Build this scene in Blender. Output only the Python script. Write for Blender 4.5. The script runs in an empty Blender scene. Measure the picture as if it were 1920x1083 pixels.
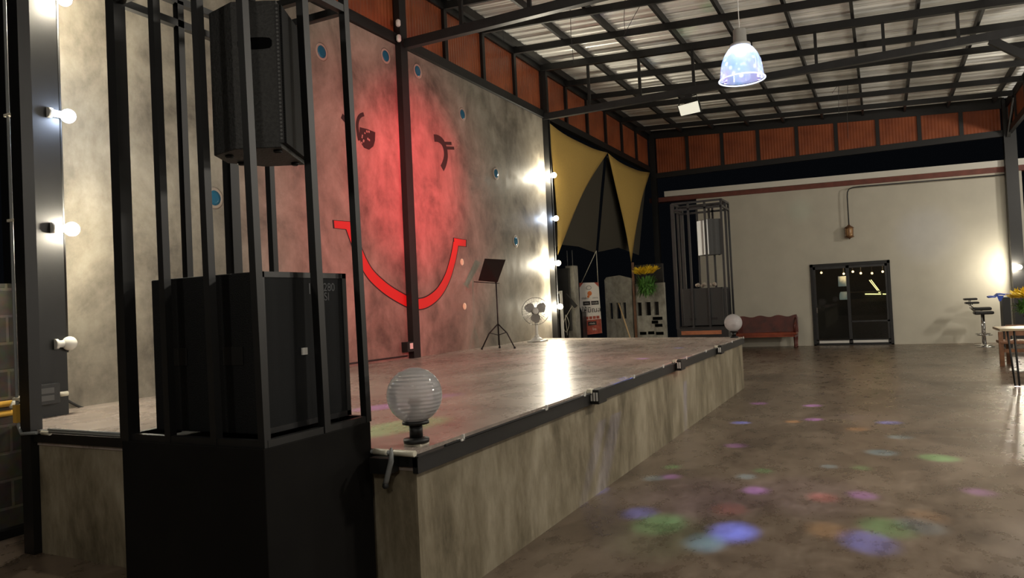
import bpy, bmesh, math, random
from mathutils import Vector, Matrix
random.seed(7)
C = bpy.context.scene.collection
SC = bpy.context.scene
PI = math.pi

# ------------------------------------------------------------------ camera
F = 1383.3
cam = bpy.data.cameras.new('camera')
cam.sensor_width = 36.0
cam.lens = 36.0 * F / 1920.0
cam.clip_end = 200
camo = bpy.data.objects.new('camera', cam)
C.objects.link(camo)
CR = Vector((0.448282893, -0.892651231, -0.0470768218))
CU = Vector((0.000762374722, -0.0522831985, 0.998632007))
CF = Vector((0.893891418, 0.447705535, 0.0227571287))
CAM = Vector((0, 0, 1.5))
camo.matrix_world = Matrix(((CR.x, CU.x, -CF.x, 0), (CR.y, CU.y, -CF.y, 0), (CR.z, CU.z, -CF.z, 1.5), (0, 0, 0, 1)))
SC.camera = camo


def ray(px, py):
    return CR * ((px - 960) / F) - CU * ((py - 541.5) / F) + CF


def on(px, py, ax, v):
    """real place of a thing seen at (px,py) and known to lie in the plane ax = v (used to measure the room)"""
    d = ray(px, py)
    i = 'XYZ'.index(ax)
    return CAM + d * ((v - CAM[i]) / d[i])


# ------------------------------------------------------------------ world and exposure
w = bpy.data.worlds.new('night')
SC.world = w
w.use_nodes = True
w.node_tree.nodes['Background'].inputs[0].default_value = (0.35, 0.42, 0.55, 1)
w.node_tree.nodes['Background'].inputs[1].default_value = 0.004
SC.view_settings.view_transform = 'Standard'
SC.view_settings.look = 'None'
SC.view_settings.gamma = 1
SC.view_settings.use_curve_mapping = False
SC.view_settings.exposure = 0.22


def point(name, loc, energy, col, radius=0.04, parent=None):
    l = bpy.data.lights.new(name, 'POINT')
    l.energy = energy
    l.color = col
    l.shadow_soft_size = radius
    o = bpy.data.objects.new(name, l)
    o.location = loc
    C.objects.link(o)
    if parent:
        o.parent = parent
    return o


def spot(name, loc, to, energy, col, angle, blend=0.8, radius=0.02):
    l = bpy.data.lights.new(name, 'SPOT')
    l.energy = energy
    l.color = col
    l.spot_size = math.radians(angle)
    l.spot_blend = blend
    l.shadow_soft_size = radius
    o = bpy.data.objects.new(name, l)
    o.location = loc
    d = Vector(to) - Vector(loc)
    o.rotation_euler = d.to_track_quat('-Z', 'Y').to_euler()
    C.objects.link(o)
    return o


WARM = (1.0, 0.90, 0.70)
COOL = (0.62, 0.75, 1.0)
# added fill lights out of frame, over the dance floor behind the photographer and to the right
for x, y, z, e in [(1.0, -1.6, 3.9, 55), (-1.6, 3.6, 3.5, 60), (-2.2, -0.6, 3.0, 110), (6.5, -2.0, 4.0, 310), (11.5, -5.5, 4.0, 340), (17.5, -5.0, 4.2, 280), (4.0, -5.5, 3.8, 110)]:
    point('hall_fill_light', (x, y, z), e, (1.0, 0.92, 0.80), 0.22)
# the red stage wash on the painted wall
RED = (1.0, 0.02, 0.055)
spot('red_stage_light', (7.4, -4.2, 2.3), (9.05, 5.95, 3.4), 6200, RED, 19, 1.0, 0.08)
spot('red_stage_light', (7.2, -4.2, 2.3), (8.6, 5.95, 2.7), 2500, RED, 36, 1.0, 0.08)
spot('red_stage_light', (3.2, -1.6, 5.1), (5.6, 5.95, 3.7), 150, RED, 6, 1.0, 0.05)


# ------------------------------------------------------------------ materials
def nt(name):
    m = bpy.data.materials.new(name)
    m.use_nodes = True
    t = m.node_tree
    return m, t, t.nodes['Principled BSDF']


def plain(name, col, rough=0.5, metal=0.0, var=0.0, vscale=20, bump=0.0, emit=None, es=1.0, spec=0.5):
    m, t, b = nt(name)
    b.inputs['Base Color'].default_value = (*col, 1)
    b.inputs['Roughness'].default_value = rough
    b.inputs['Metallic'].default_value = metal
    b.inputs['Specular IOR Level'].default_value = spec
    tc = t.nodes.new('ShaderNodeTexCoord')
    n = t.nodes.new('ShaderNodeTexNoise')
    n.inputs['Scale'].default_value = vscale
    n.inputs['Detail'].default_value = 6
    t.links.new(tc.outputs['Object'], n.inputs['Vector'])
    if var:
        r = t.nodes.new('ShaderNodeValToRGB')
        r.color_ramp.elements[0].position = 0.3
        r.color_ramp.elements[1].position = 0.7
        r.color_ramp.elements[0].color = (*[c * (1 - var) for c in col], 1)
        r.color_ramp.elements[1].color = (*[min(1, c * (1 + var)) for c in col], 1)
        t.links.new(n.outputs['Fac'], r.inputs['Fac'])
        t.links.new(r.outputs['Color'], b.inputs['Base Color'])
    if bump:
        bp = t.nodes.new('ShaderNodeBump')
        bp.inputs['Strength'].default_value = bump
        bp.inputs['Distance'].default_value = 0.01
        t.links.new(n.outputs['Fac'], bp.inputs['Height'])
        t.links.new(bp.outputs['Normal'], b.inputs['Normal'])
    if emit:
        b.inputs['Emission Color'].default_value = (*emit, 1)
        b.inputs['Emission Strength'].default_value = es
    return m


def concrete(name, dark, mid, light, s1=0.8, stretch=(1, 1, 1), rough=(0.35, 0.6), streak=0.35, bump=0.25, spec=0.5, fine=9.0, speckle=0.0):
    """trowelled cement: large clouds, streaks, fine stains, all in object space"""
    m, t, b = nt(name)
    N = t.nodes.new
    L = t.links.new
    tc = N('ShaderNodeTexCoord')
    mp = N('ShaderNodeMapping')
    mp.inputs['Scale'].default_value = stretch
    L(tc.outputs['Object'], mp.inputs['Vector'])
    a = N('ShaderNodeTexNoise'); a.inputs['Scale'].default_value = s1; a.inputs['Detail'].default_value = 6
    a.inputs['Roughness'].default_value = 0.62; a.inputs['Distortion'].default_value = 0.6
    L(mp.outputs['Vector'], a.inputs['Vector'])
    f = N('ShaderNodeTexNoise'); f.inputs['Scale'].default_value = fine; f.inputs['Detail'].default_value = 5
    f.inputs['Roughness'].default_value = 0.7
    L(mp.outputs['Vector'], f.inputs['Vector'])
    mx = N('ShaderNodeMix'); mx.data_type = 'FLOAT'; mx.inputs[0].default_value = streak
    L(a.outputs['Fac'], mx.inputs[2]); L(f.outputs['Fac'], mx.inputs[3])
    r = N('ShaderNodeValToRGB')
    e = r.color_ramp.elements
    e[0].position = 0.36; e[0].color = (*dark, 1)
    e[1].position = 0.65; e[1].color = (*light, 1)
    k = e.new(0.5); k.color = (*mid, 1)
    L(mx.outputs[0], r.inputs['Fac'])
    L(r.outputs['Color'], b.inputs['Base Color'])
    mr = N('ShaderNodeMapRange')
    mr.inputs['From Min'].default_value = 0.35; mr.inputs['From Max'].default_value = 0.65
    mr.inputs['To Min'].default_value = rough[0]; mr.inputs['To Max'].default_value = rough[1]
    L(f.outputs['Fac'], mr.inputs['Value']); L(mr.outputs['Result'], b.inputs['Roughness'])
    b.inputs['Specular IOR Level'].default_value = spec
    bp = N('ShaderNodeBump'); bp.inputs['Strength'].default_value = bump; bp.inputs['Distance'].default_value = 0.01
    L(mx.outputs[0], bp.inputs['Height']); L(bp.outputs['Normal'], b.inputs['Normal'])
    return m


M = {}
M['floor'] = concrete('polished_brown_cement', (0.065, 0.045, 0.032), (0.15, 0.112, 0.082), (0.25, 0.195, 0.15), 1.1, (0.8, 1.2, 1), (0.24, 0.36), 0.45, 0.01, 0.5, 4)
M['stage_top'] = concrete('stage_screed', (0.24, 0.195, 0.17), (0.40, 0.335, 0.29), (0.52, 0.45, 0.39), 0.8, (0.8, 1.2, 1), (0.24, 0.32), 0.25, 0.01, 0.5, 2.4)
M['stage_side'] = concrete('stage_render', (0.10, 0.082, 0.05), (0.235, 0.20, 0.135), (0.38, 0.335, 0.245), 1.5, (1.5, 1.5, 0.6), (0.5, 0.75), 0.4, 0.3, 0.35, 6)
M['wall'] = concrete('loft_cement_wall', (0.10, 0.086, 0.068), (0.235, 0.21, 0.168), (0.37, 0.335, 0.275), 1.1, (1.1, 1.1, 0.85), (0.45, 0.7), 0.36, 0.25, 0.4, 4)
M['slab'] = concrete('weathered_concrete', (0.16, 0.15, 0.125), (0.30, 0.29, 0.245), (0.45, 0.43, 0.37), 3, (1, 1, 0.6), (0.7, 0.9), 0.4, 0.5)
M['white_wall'] = plain('cream_painted_wall', (0.56, 0.53, 0.44), 0.6, var=0.05, vscale=2, bump=0.05)
M['white_trim'] = plain('white_trim_paint', (0.72, 0.70, 0.62), 0.5)
M['brown_trim'] = plain('brown_trim_paint', (0.16, 0.045, 0.03), 0.6, var=0.2, vscale=6)
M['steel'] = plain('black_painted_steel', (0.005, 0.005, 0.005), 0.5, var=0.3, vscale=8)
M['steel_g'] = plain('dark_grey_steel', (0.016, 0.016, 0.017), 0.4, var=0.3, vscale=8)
M['box_black'] = plain('black_painted_board', (0.0055, 0.005, 0.0045), 0.8, var=0.25, vscale=3, spec=0.15)
M['cab_black'] = plain('black_cabinet_texture', (0.003, 0.0035, 0.004), 0.6, var=0.4, vscale=160, bump=0.3, spec=0.3)
M['cab_grey'] = plain('speckled_cabinet_paint', (0.018, 0.018, 0.017), 0.55, var=0.5, vscale=70, bump=0.6, spec=0.5)
M['cable'] = plain('black_cable', (0.02, 0.02, 0.02), 0.5)
M['conduit'] = plain('grey_flexible_conduit', (0.22, 0.23, 0.23), 0.45)
M['white_pvc'] = plain('cream_pvc', (0.72, 0.68, 0.55), 0.4)
M['yellow_pvc'] = plain('yellow_pvc', (0.62, 0.36, 0.06), 0.45)
M['red_paint'] = plain('red_wall_paint', (0.62, 0.012, 0.012), 0.5)
M['dark_paint'] = plain('black_wall_paint', (0.02, 0.008, 0.008), 0.6)
M['blue_glass'] = plain('blue_glass_disc', (0.012, 0.11, 0.20), 0.15)
M['ring'] = plain('pale_cement_ring', (0.33, 0.28, 0.23), 0.8)
M['cream_disc'] = plain('cream_disc', (0.85, 0.75, 0.5), 0.5)
M['sail'] = plain('mustard_shade_cloth', (0.50, 0.33, 0.085), 0.85, var=0.08, vscale=60, bump=0.2)
M['tarp'] = plain('olive_shade_net', (0.052, 0.046, 0.032), 0.9, var=0.15, vscale=80)
M['chrome'] = plain('chrome', (0.7, 0.7, 0.7), 0.12, 1.0)
M['black_vinyl'] = plain('black_vinyl', (0.012, 0.012, 0.012), 0.4)
M['red_wood'] = plain('red_brown_wood', (0.10, 0.018, 0.012), 0.35, var=0.5, vscale=5, bump=0.3)
M['wood'] = plain('brown_wood', (0.17, 0.075, 0.035), 0.5, var=0.35, vscale=9)
M['pale_wood'] = plain('pale_table_top', (0.42, 0.34, 0.22), 0.35, var=0.2, vscale=7)
M['stick'] = plain('pale_stick', (0.55, 0.38, 0.2), 0.6)
M['white_plastic'] = plain('white_plastic', (0.75, 0.74, 0.70), 0.35)
M['grey_plastic'] = plain('grey_plastic', (0.35, 0.34, 0.32), 0.5)
M['leaf'] = plain('fern_green', (0.07, 0.20, 0.03), 0.6, var=0.5, vscale=15)
M['petal'] = plain('yellow_petal', (0.80, 0.56, 0.02), 0.6, var=0.2, vscale=20)
M['petal2'] = plain('ochre_petal', (0.62, 0.36, 0.015), 0.6, var=0.2, vscale=20)
M['pot'] = plain('dark_pot', (0.05, 0.045, 0.04), 0.6)
M['blue_cloth'] = plain('blue_cloth', (0.04, 0.09, 0.45), 0.8, var=0.3, vscale=12)
M['banner'] = plain('white_banner_vinyl', (0.85, 0.81, 0.76), 0.6)
M['banner_red'] = plain('banner_red_print', (0.42, 0.09, 0.06), 0.6, var=0.3, vscale=12)
M['banner_orange'] = plain('banner_orange_print', (0.75, 0.22, 0.06), 0.6)
M['banner_black'] = plain('banner_black_print', (0.03, 0.025, 0.025), 0.6)
M['banner_grey'] = plain('banner_grey_print', (0.22, 0.21, 0.21), 0.6)
M['orange_strip'] = plain('orange_board', (0.45, 0.16, 0.07), 0.6, var=0.2, vscale=10)
M['lantern'] = plain('bronze_lantern', (0.16, 0.075, 0.03), 0.4, 0.4)
M['lantern_glass'] = plain('amber_lantern_glass', (0.45, 0.26, 0.12), 0.3, var=0.3, vscale=30)
M['cord'] = plain('white_cord', (0.6, 0.6, 0.58), 0.5)
M['thread'] = plain('dark_wire', (0.03, 0.03, 0.03), 0.5)
M['rope'] = plain('pale_rope', (0.5, 0.47, 0.38), 0.8)
M['block'] = None
M['bulb_warm'] = plain('lit_warm_bulb', (1, 1, 1), 0.3, emit=(1.0, 0.88, 0.62), es=45)
M['bulb_cool'] = plain('lit_cool_bulb', (1, 1, 1), 0.3, emit=(0.72, 0.85, 1.0), es=9)
M['bulb_off'] = plain('unlit_white_bulb', (0.85, 0.83, 0.75), 0.25)
M['led'] = plain('led_strip', (1, 1, 1), 0.5, emit=(1.0, 0.85, 0.35), es=2.2)
M['small_bulb'] = plain('lit_amber_bulb', (1, 1, 1), 0.5, emit=(1.0, 0.65, 0.3), es=4)
M['shade_lit'] = plain('lit_white_shade', (0.7, 0.75, 0.7), 0.5, emit=(0.75, 0.85, 0.75), es=0.16)
M['flood_face'] = plain('lit_floodlight_face', (0.8, 0.8, 0.7), 0.4, emit=(0.9, 0.88, 0.72), es=0.55)
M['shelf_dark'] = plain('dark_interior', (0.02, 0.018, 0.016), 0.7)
M['inner_brown'] = plain('brown_interior_ceiling', (0.14, 0.035, 0.02), 0.6)


def orange_mat():
    m, t, b = nt('orange_corrugated_polycarbonate')
    tc = t.nodes.new('ShaderNodeTexCoord')
    n = t.nodes.new('ShaderNodeTexNoise'); n.inputs['Scale'].default_value = 2.2; n.inputs['Detail'].default_value = 5
    t.links.new(tc.outputs['Object'], n.inputs['Vector'])
    r = t.nodes.new('ShaderNodeValToRGB')
    r.color_ramp.elements[0].position = 0.3; r.color_ramp.elements[0].color = (0.20, 0.052, 0.022, 1)
    r.color_ramp.elements[1].position = 0.7; r.color_ramp.elements[1].color = (0.34, 0.092, 0.034, 1)
    t.links.new(n.outputs['Fac'], r.inputs['Fac']); t.links.new(r.outputs['Color'], b.inputs['Base Color'])
    b.inputs['Roughness'].default_value = 0.28
    return m


M['orange'] = orange_mat()


def sheet_mat():
    m, t, b = nt('galvanised_roof_sheet')
    b.inputs['Base Color'].default_value = (0.62, 0.60, 0.53, 1)
    b.inputs['Metallic'].default_value = 0.25
    b.inputs['Roughness'].default_value = 0.36
    tc = t.nodes.new('ShaderNodeTexCoord')
    mp = t.nodes.new('ShaderNodeMapping'); mp.inputs['Scale'].default_value = (1.5, 0.25, 1)
    n = t.nodes.new('ShaderNodeTexNoise'); n.inputs['Scale'].default_value = 3; n.inputs['Detail'].default_value = 5
    t.links.new(tc.outputs['Object'], mp.inputs['Vector']); t.links.new(mp.outputs['Vector'], n.inputs['Vector'])
    r = t.nodes.new('ShaderNodeValToRGB')
    r.color_ramp.elements[0].color = (0.72, 0.72, 0.69, 1); r.color_ramp.elements[1].color = (0.86, 0.86, 0.82, 1)
    t.links.new(n.outputs['Fac'], r.inputs['Fac']); t.links.new(r.outputs['Color'], b.inputs['Base Color'])
    return m


M['sheet'] = sheet_mat()


def block_mat():
    m, t, b = nt('grey_block_masonry')
    N = t.nodes.new; L = t.links.new
    tc = N('ShaderNodeTexCoord')
    sp = N('ShaderNodeSeparateXYZ'); cb = N('ShaderNodeCombineXYZ')
    L(tc.outputs['Object'], sp.inputs[0]); L(sp.outputs['X'], cb.inputs['X']); L(sp.outputs['Z'], cb.inputs['Y'])
    br = N('ShaderNodeTexBrick')
    br.inputs['Scale'].default_value = 1
    br.inputs['Brick Width'].default_value = 0.40; br.inputs['Row Height'].default_value = 0.20
    br.inputs['Mortar Size'].default_value = 0.012; br.inputs['Mortar Smooth'].default_value = 0.3
    br.inputs['Color1'].default_value = (0.085, 0.075, 0.06, 1); br.inputs['Color2'].default_value = (0.15, 0.13, 0.10, 1)
    br.inputs['Mortar'].default_value = (0.22, 0.19, 0.15, 1)
    L(cb.outputs[0], br.inputs['Vector'])
    n = N('ShaderNodeTexNoise'); n.inputs['Scale'].default_value = 14; n.inputs['Detail'].default_value = 8
    L(tc.outputs['Object'], n.inputs['Vector'])
    mx = N('ShaderNodeMix'); mx.data_type = 'RGBA'; mx.blend_type = 'MULTIPLY'; mx.inputs[0].default_value = 0.8
    L(br.outputs['Color'], mx.inputs[6]); L(n.outputs['Color'], mx.inputs[7])
    L(mx.outputs[2], b.inputs['Base Color'])
    b.inputs['Roughness'].default_value = 0.9
    bp = N('ShaderNodeBump'); bp.inputs['Strength'].default_value = 0.6; bp.inputs['Distance'].default_value = 0.01
    L(br.outputs['Fac'], bp.inputs['Height']); bp.invert = True
    L(bp.outputs['Normal'], b.inputs['Normal'])
    return m


M['block'] = block_mat()


def grille_mat(name, base, hole, scale):
    """perforated steel mesh in front of a speaker"""
    m, t, b = nt(name)
    N = t.nodes.new; L = t.links.new
    tc = N('ShaderNodeTexCoord')
    v = N('ShaderNodeTexVoronoi'); v.inputs['Scale'].default_value = scale; v.inputs['Randomness'].default_value = 0.0
    L(tc.outputs['Object'], v.inputs['Vector'])
    r = N('ShaderNodeValToRGB')
    r.color_ramp.elements[0].position = 0.30; r.color_ramp.elements[0].color = (*hole, 1)
    r.color_ramp.elements[1].position = 0.42; r.color_ramp.elements[1].color = (*base, 1)
    L(v.outputs['Distance'], r.inputs['Fac']); L(r.outputs['Color'], b.inputs['Base Color'])
    b.inputs['Roughness'].default_value = 0.75
    b.inputs['Specular IOR Level'].default_value = 0.2
    return m


M['grille'] = grille_mat('perforated_grille', (0.011, 0.012, 0.013), (0.003, 0.003, 0.003), 90)


def clear_mat(name, tint, alpha, rough=0.08, bumpscale=0, axis='Z', milk=(0.8, 0.8, 0.8)):
    """thin clear or milky plastic: see-through body with gloss and a little scatter"""
    m = bpy.data.materials.new(name); m.use_nodes = True
    t = m.node_tree; t.nodes.clear()
    N = t.nodes.new; L = t.links.new
    out = N('ShaderNodeOutputMaterial')
    tr = N('ShaderNodeBsdfTransparent'); tr.inputs[0].default_value = (*tint, 1)
    gl = N('ShaderNodeBsdfGlossy'); gl.inputs['Roughness'].default_value = rough
    di = N('ShaderNodeBsdfTranslucent'); di.inputs[0].default_value = (*milk, 1)
    d2 = N('ShaderNodeBsdfDiffuse'); d2.inputs[0].default_value = (*milk, 1)
    md = N('ShaderNodeMixShader'); md.inputs[0].default_value = 0.5
    L(di.outputs[0], md.inputs[1]); L(d2.outputs[0], md.inputs[2])
    m1 = N('ShaderNodeMixShader'); m1.inputs[0].default_value = alpha
    L(tr.outputs[0], m1.inputs[1]); L(md.outputs[0], m1.inputs[2])
    fr = N('ShaderNodeFresnel'); fr.inputs['IOR'].default_value = 1.45
    m2 = N('ShaderNodeMixShader')
    L(fr.outputs[0], m2.inputs[0]); L(m1.outputs[0], m2.inputs[1]); L(gl.outputs[0], m2.inputs[2])
    if bumpscale:
        tc = N('ShaderNodeTexCoord'); wv = N('ShaderNodeTexWave'); wv.bands_direction = axis
        wv.inputs['Scale'].default_value = bumpscale
        L(tc.outputs['Object'], wv.inputs['Vector'])
        bp = N('ShaderNodeBump'); bp.inputs['Strength'].default_value = 0.25; bp.inputs['Distance'].default_value = 0.01
        L(wv.outputs['Fac'], bp.inputs['Height'])
        for s in (gl, di, d2):
            L(bp.outputs['Normal'], s.inputs['Normal'])
        L(bp.outputs['Normal'], fr.inputs['Normal'])
    L(m2.outputs[0], out.inputs['Surface'])
    return m


M['globe'] = clear_mat('ribbed_clear_globe', (0.9, 0.9, 0.92), 0.66, 0.10, 16, 'Z', (0.95, 0.93, 0.95))
M['door_glass'] = clear_mat('dark_door_glass', (0.72, 0.76, 0.74), 0.015, 0.03)


def dome_mat():
    """the lit party lamp shade: clear shell whose LED pattern glows"""
    m = clear_mat('glowing_lamp_dome', (0.75, 0.82, 0.95), 0.35, 0.08, 0, 'Z', (0.7, 0.8, 1.0))
    t = m.node_tree; N = t.nodes.new; L = t.links.new
    out = [n for n in t.nodes if n.type == 'OUTPUT_MATERIAL'][0]
    prev = out.inputs['Surface'].links[0].from_socket
    tc = N('ShaderNodeTexCoord')
    v = N('ShaderNodeTexVoronoi'); v.inputs['Scale'].default_value = 11
    L(tc.outputs['Object'], v.inputs['Vector'])
    r = N('ShaderNodeValToRGB')
    r.color_ramp.elements[0].position = 0.12; r.color_ramp.elements[0].color = (1.6, 1.6, 2.0, 1)
    r.color_ramp.elements[1].position = 0.34; r.color_ramp.elements[1].color = (0, 0, 0, 1)
    L(v.outputs['Distance'], r.inputs['Fac'])
    n = N('ShaderNodeTexNoise'); n.inputs['Scale'].default_value = 4
    L(tc.outputs['Object'], n.inputs['Vector'])
    r2 = N('ShaderNodeValToRGB')
    r2.color_ramp.elements[0].position = 0.4; r2.color_ramp.elements[0].color = (0.10, 0.28, 0.55, 1)
    r2.color_ramp.elements[1].position = 0.6; r2.color_ramp.elements[1].color = (0.35, 0.28, 0.62, 1)
    L(n.outputs['Fac'], r2.inputs['Fac'])
    sp = N('ShaderNodeSeparateXYZ'); L(tc.outputs['Object'], sp.inputs[0])
    mr = N('ShaderNodeMapRange'); mr.inputs['From Min'].default_value = 0.25; mr.inputs['From Max'].default_value = 0.42
    mr.inputs['To Min'].default_value = 0; mr.inputs['To Max'].default_value = 1.6
    L(sp.outputs['Z'], mr.inputs['Value'])
    ad = N('ShaderNodeMix'); ad.data_type = 'RGBA'; ad.blend_type = 'ADD'; ad.inputs[0].default_value = 1
    L(r.outputs[0], ad.inputs[6]); L(r2.outputs[0], ad.inputs[7])
    a2 = N('ShaderNodeMix'); a2.data_type = 'RGBA'; a2.blend_type = 'ADD'; a2.inputs[0].default_value = 1
    L(ad.outputs[2], a2.inputs[6]); L(mr.outputs[0], a2.inputs[7])
    em = N('ShaderNodeEmission'); em.inputs['Strength'].default_value = 0.5
    L(a2.outputs[2], em.inputs[0])
    s = N('ShaderNodeAddShader'); L(prev, s.inputs[0]); L(em.outputs[0], s.inputs[1])
    L(s.outputs[0], out.inputs['Surface'])
    return m


M['dome'] = dome_mat()


# ------------------------------------------------------------------ mesh helpers
class MB:
    """collects shapes in world coordinates, links them as one mesh whose origin is org"""

    def __init__(s, org=(0, 0, 0)):
        s.bm = bmesh.new(); s.o = Vector(org)

    def poly(s, pts):
        vs = [s.bm.verts.new(Vector(p) - s.o) for p in pts]
        return s.bm.faces.new(vs)

    def box(s, a, b):
        x0, y0, z0 = a; x1, y1, z1 = b
        v = [s.bm.verts.new(Vector(p) - s.o) for p in ((x0, y0, z0), (x1, y0, z0), (x1, y1, z0), (x0, y1, z0), (x0, y0, z1), (x1, y0, z1), (x1, y1, z1), (x0, y1, z1))]
        for f in ((0, 3, 2, 1), (4, 5, 6, 7), (0, 1, 5, 4), (1, 2, 6, 5), (2, 3, 7, 6), (3, 0, 4, 7)):
            s.bm.faces.new([v[i] for i in f])
        return s

    def bar(s, p, q, wd, h=None, up=(0, 0, 1)):
        """square bar from p to q, wd wide and h deep (up direction)"""
        h = h or wd
        p = Vector(p); q = Vector(q); d = (q - p).normalized(); up = Vector(up)
        if abs(d.dot(up)) > 0.98: up = Vector((0, 1, 0)) if abs(d.y) < 0.9 else Vector((1, 0, 0))
        sx = d.cross(up).normalized(); sz = sx.cross(d).normalized()
        v = []
        for c in (p, q):
            for a, b in ((-1, -1), (1, -1), (1, 1), (-1, 1)):
                v.append(s.bm.verts.new(c + sx * a * wd / 2 + sz * b * h / 2 - s.o))
        for f in ((0, 1, 2, 3), (7, 6, 5, 4), (0, 4, 5, 1), (1, 5, 6, 2), (2, 6, 7, 3), (3, 7, 4, 0)):
            s.bm.faces.new([v[i] for i in f])
        return s

    def tube(s, pts, r, n=8, cap=True):
        pts = [Vector(p) for p in pts]; rings = []
        rr = r if isinstance(r, (list, tuple)) else [r] * len(pts)
        ref = None
        for i, p in enumerate(pts):
            d = (pts[min(i + 1, len(pts) - 1)] - pts[max(i - 1, 0)]).normalized()
            if ref is None:
                ref = Vector((0, 0, 1)) if abs(d.z) < 0.9 else Vector((1, 0, 0))
            a = (ref - d * ref.dot(d)).normalized(); b = d.cross(a); ref = a
            rings.append([s.bm.verts.new(p + (a * math.cos(2 * PI * k / n) + b * math.sin(2 * PI * k / n)) * rr[i] - s.o) for k in range(n)])
        for i in range(len(rings) - 1):
            for k in range(n):
                s.bm.faces.new((rings[i][k], rings[i][(k + 1) % n], rings[i + 1][(k + 1) % n], rings[i + 1][k])).smooth = True
        if cap:
            s.bm.faces.new(rings[0][::-1]); s.bm.faces.new(rings[-1])
        return s

    def lathe(s, c, prof, n=24, axis=(0, 0, 1), cap=True):
        """prof: list of (radius, height along axis from c)"""
        c = Vector(c); ax = Vector(axis).normalized()
        a = ax.orthogonal().normalized(); b = ax.cross(a); rings = []
        for r, h in prof:
            r = max(r, 1e-4)
            rings.append([s.bm.verts.new(c + ax * h + (a * math.cos(2 * PI * k / n) + b * math.sin(2 * PI * k / n)) * r - s.o) for k in range(n)])
        for i in range(len(rings) - 1):
            for k in range(n):
                s.bm.faces.new((rings[i][k], rings[i][(k + 1) % n], rings[i + 1][(k + 1) % n], rings[i + 1][k])).smooth = True
        if cap:
            s.bm.faces.new(rings[0][::-1]); s.bm.faces.new(rings[-1])
        return s

    def sphere(s, c, r, n=20, m=12):
        return s.lathe(c, [(r * math.sin(PI * i / m), -r * math.cos(PI * i / m)) for i in range(m + 1)], n, cap=False)

    def prism(s, pts, d):
        """closed outline extruded by vector d"""
        d = Vector(d)
        a = [s.bm.verts.new(Vector(p) - s.o) for p in pts]; b = [s.bm.verts.new(Vector(p) + d - s.o) for p in pts]
        n = len(pts)
        s.bm.faces.new(a[::-1]); s.bm.faces.new(b)
        for i in range(n):
            s.bm.faces.new((a[i], a[(i + 1) % n], b[(i + 1) % n], b[i]))
        return s

    def band(s, ctr, wd, nrm, th):
        """flat ribbon of width wd (per point list or number) along ctr, th thick along nrm"""
        ctr = [Vector(p) for p in ctr]; nrm = Vector(nrm).normalized()
        ww = wd if isinstance(wd, (list, tuple)) else [wd] * len(ctr)
        L_, R_ = [], []
        for i, p in enumerate(ctr):
            d = (ctr[min(i + 1, len(ctr) - 1)] - ctr[max(i - 1, 0)]).normalized()
            sd = d.cross(nrm).normalized()
            L_.append(p + sd * ww[i] / 2); R_.append(p - sd * ww[i] / 2)
        s.strip(L_, R_, nrm * th)
        return s

    def strip(s, A, B, d):
        d = Vector(d)
        va = [s.bm.verts.new(Vector(p) - s.o) for p in A]; vb = [s.bm.verts.new(Vector(p) - s.o) for p in B]
        wa = [s.bm.verts.new(Vector(p) + d - s.o) for p in A]; wb = [s.bm.verts.new(Vector(p) + d - s.o) for p in B]
        for i in range(len(A) - 1):
            s.bm.faces.new((va[i], va[i + 1], vb[i + 1], vb[i])); s.bm.faces.new((wa[i], wb[i], wb[i + 1], wa[i + 1]))
            s.bm.faces.new((va[i], wa[i], wa[i + 1], va[i + 1])); s.bm.faces.new((vb[i], vb[i + 1], wb[i + 1], wb[i]))
        s.bm.faces.new((va[0], vb[0], wb[0], wa[0])); s.bm.faces.new((va[-1], wa[-1], wb[-1], vb[-1]))
        return s

    def build(s, name, mat, parent=None, bevel=0.0):
        bmesh.ops.recalc_face_normals(s.bm, faces=s.bm.faces[:])
        me = bpy.data.meshes.new(name); s.bm.to_mesh(me); s.bm.free()
        me.materials.append(M[mat] if isinstance(mat, str) else mat)
        o = bpy.data.objects.new(name, me); C.objects.link(o)
        if parent is not None:
            o.parent = parent
            o.location = s.o - (parent['_w'] if '_w' in parent else Vector((0, 0, 0)))
            o.location = s.o - WORLD[parent.name]
        else:
            o.location = s.o
        WORLD[o.name] = s.o.copy()
        if bevel:
            b = o.modifiers.new('bevel', 'BEVEL'); b.width = bevel; b.segments = 2; b.limit_method = 'ANGLE'
        return o


WORLD = {}


def tag(o, label, cat, group=None, kind=None):
    o['label'] = label; o['category'] = cat
    if group: o['group'] = group
    if kind: o['kind'] = kind
    return o


def thing(name, label, cat, loc, group=None):
    o = bpy.data.objects.new(name, None); C.objects.link(o)
    o.empty_display_size = 0.1
    o.location = loc; WORLD[o.name] = Vector(loc)
    return tag(o, label, cat, group)


def struct(o):
    o['kind'] = 'structure'; return o


def dup(root, loc, label, group=None):
    def cp(o, par):
        c = o.copy(); C.objects.link(c); c.parent = par
        for ch in [k for k in kids if k.parent == o]: cp(ch, c)
        return c
    kids = list(root.children_recursive)
    r = root.copy(); C.objects.link(r); r.location = loc; WORLD[r.name] = Vector(loc)
    for ch in [k for k in kids if k.parent == root]: cp(ch, r)
    r['label'] = label
    if group: r['group'] = group
    return r


ORD = ['nearest', 'second', 'third', 'fourth', 'fifth', 'sixth', 'seventh', 'eighth', 'ninth', 'tenth', 'eleventh', 'twelfth', 'thirteenth', 'fourteenth', 'fifteenth', 'sixteenth', 'seventeenth', 'eighteenth', 'nineteenth', 'twentieth', 'twenty-first']


def ordn(i, n=None):
    return ORD[i]


# ------------------------------------------------------------------ dimensions
WY = 6.09            # stage wall face
FX = 21.85           # far end frame
RY = -2.95           # right column line
SF = 2.07            # stage front
SX0, SX1 = 3.0, 12.35
ST = 0.82


def roofz(y):        # underside of rafters
    return 6.32 - 0.055 * (5.95 - y)


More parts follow.
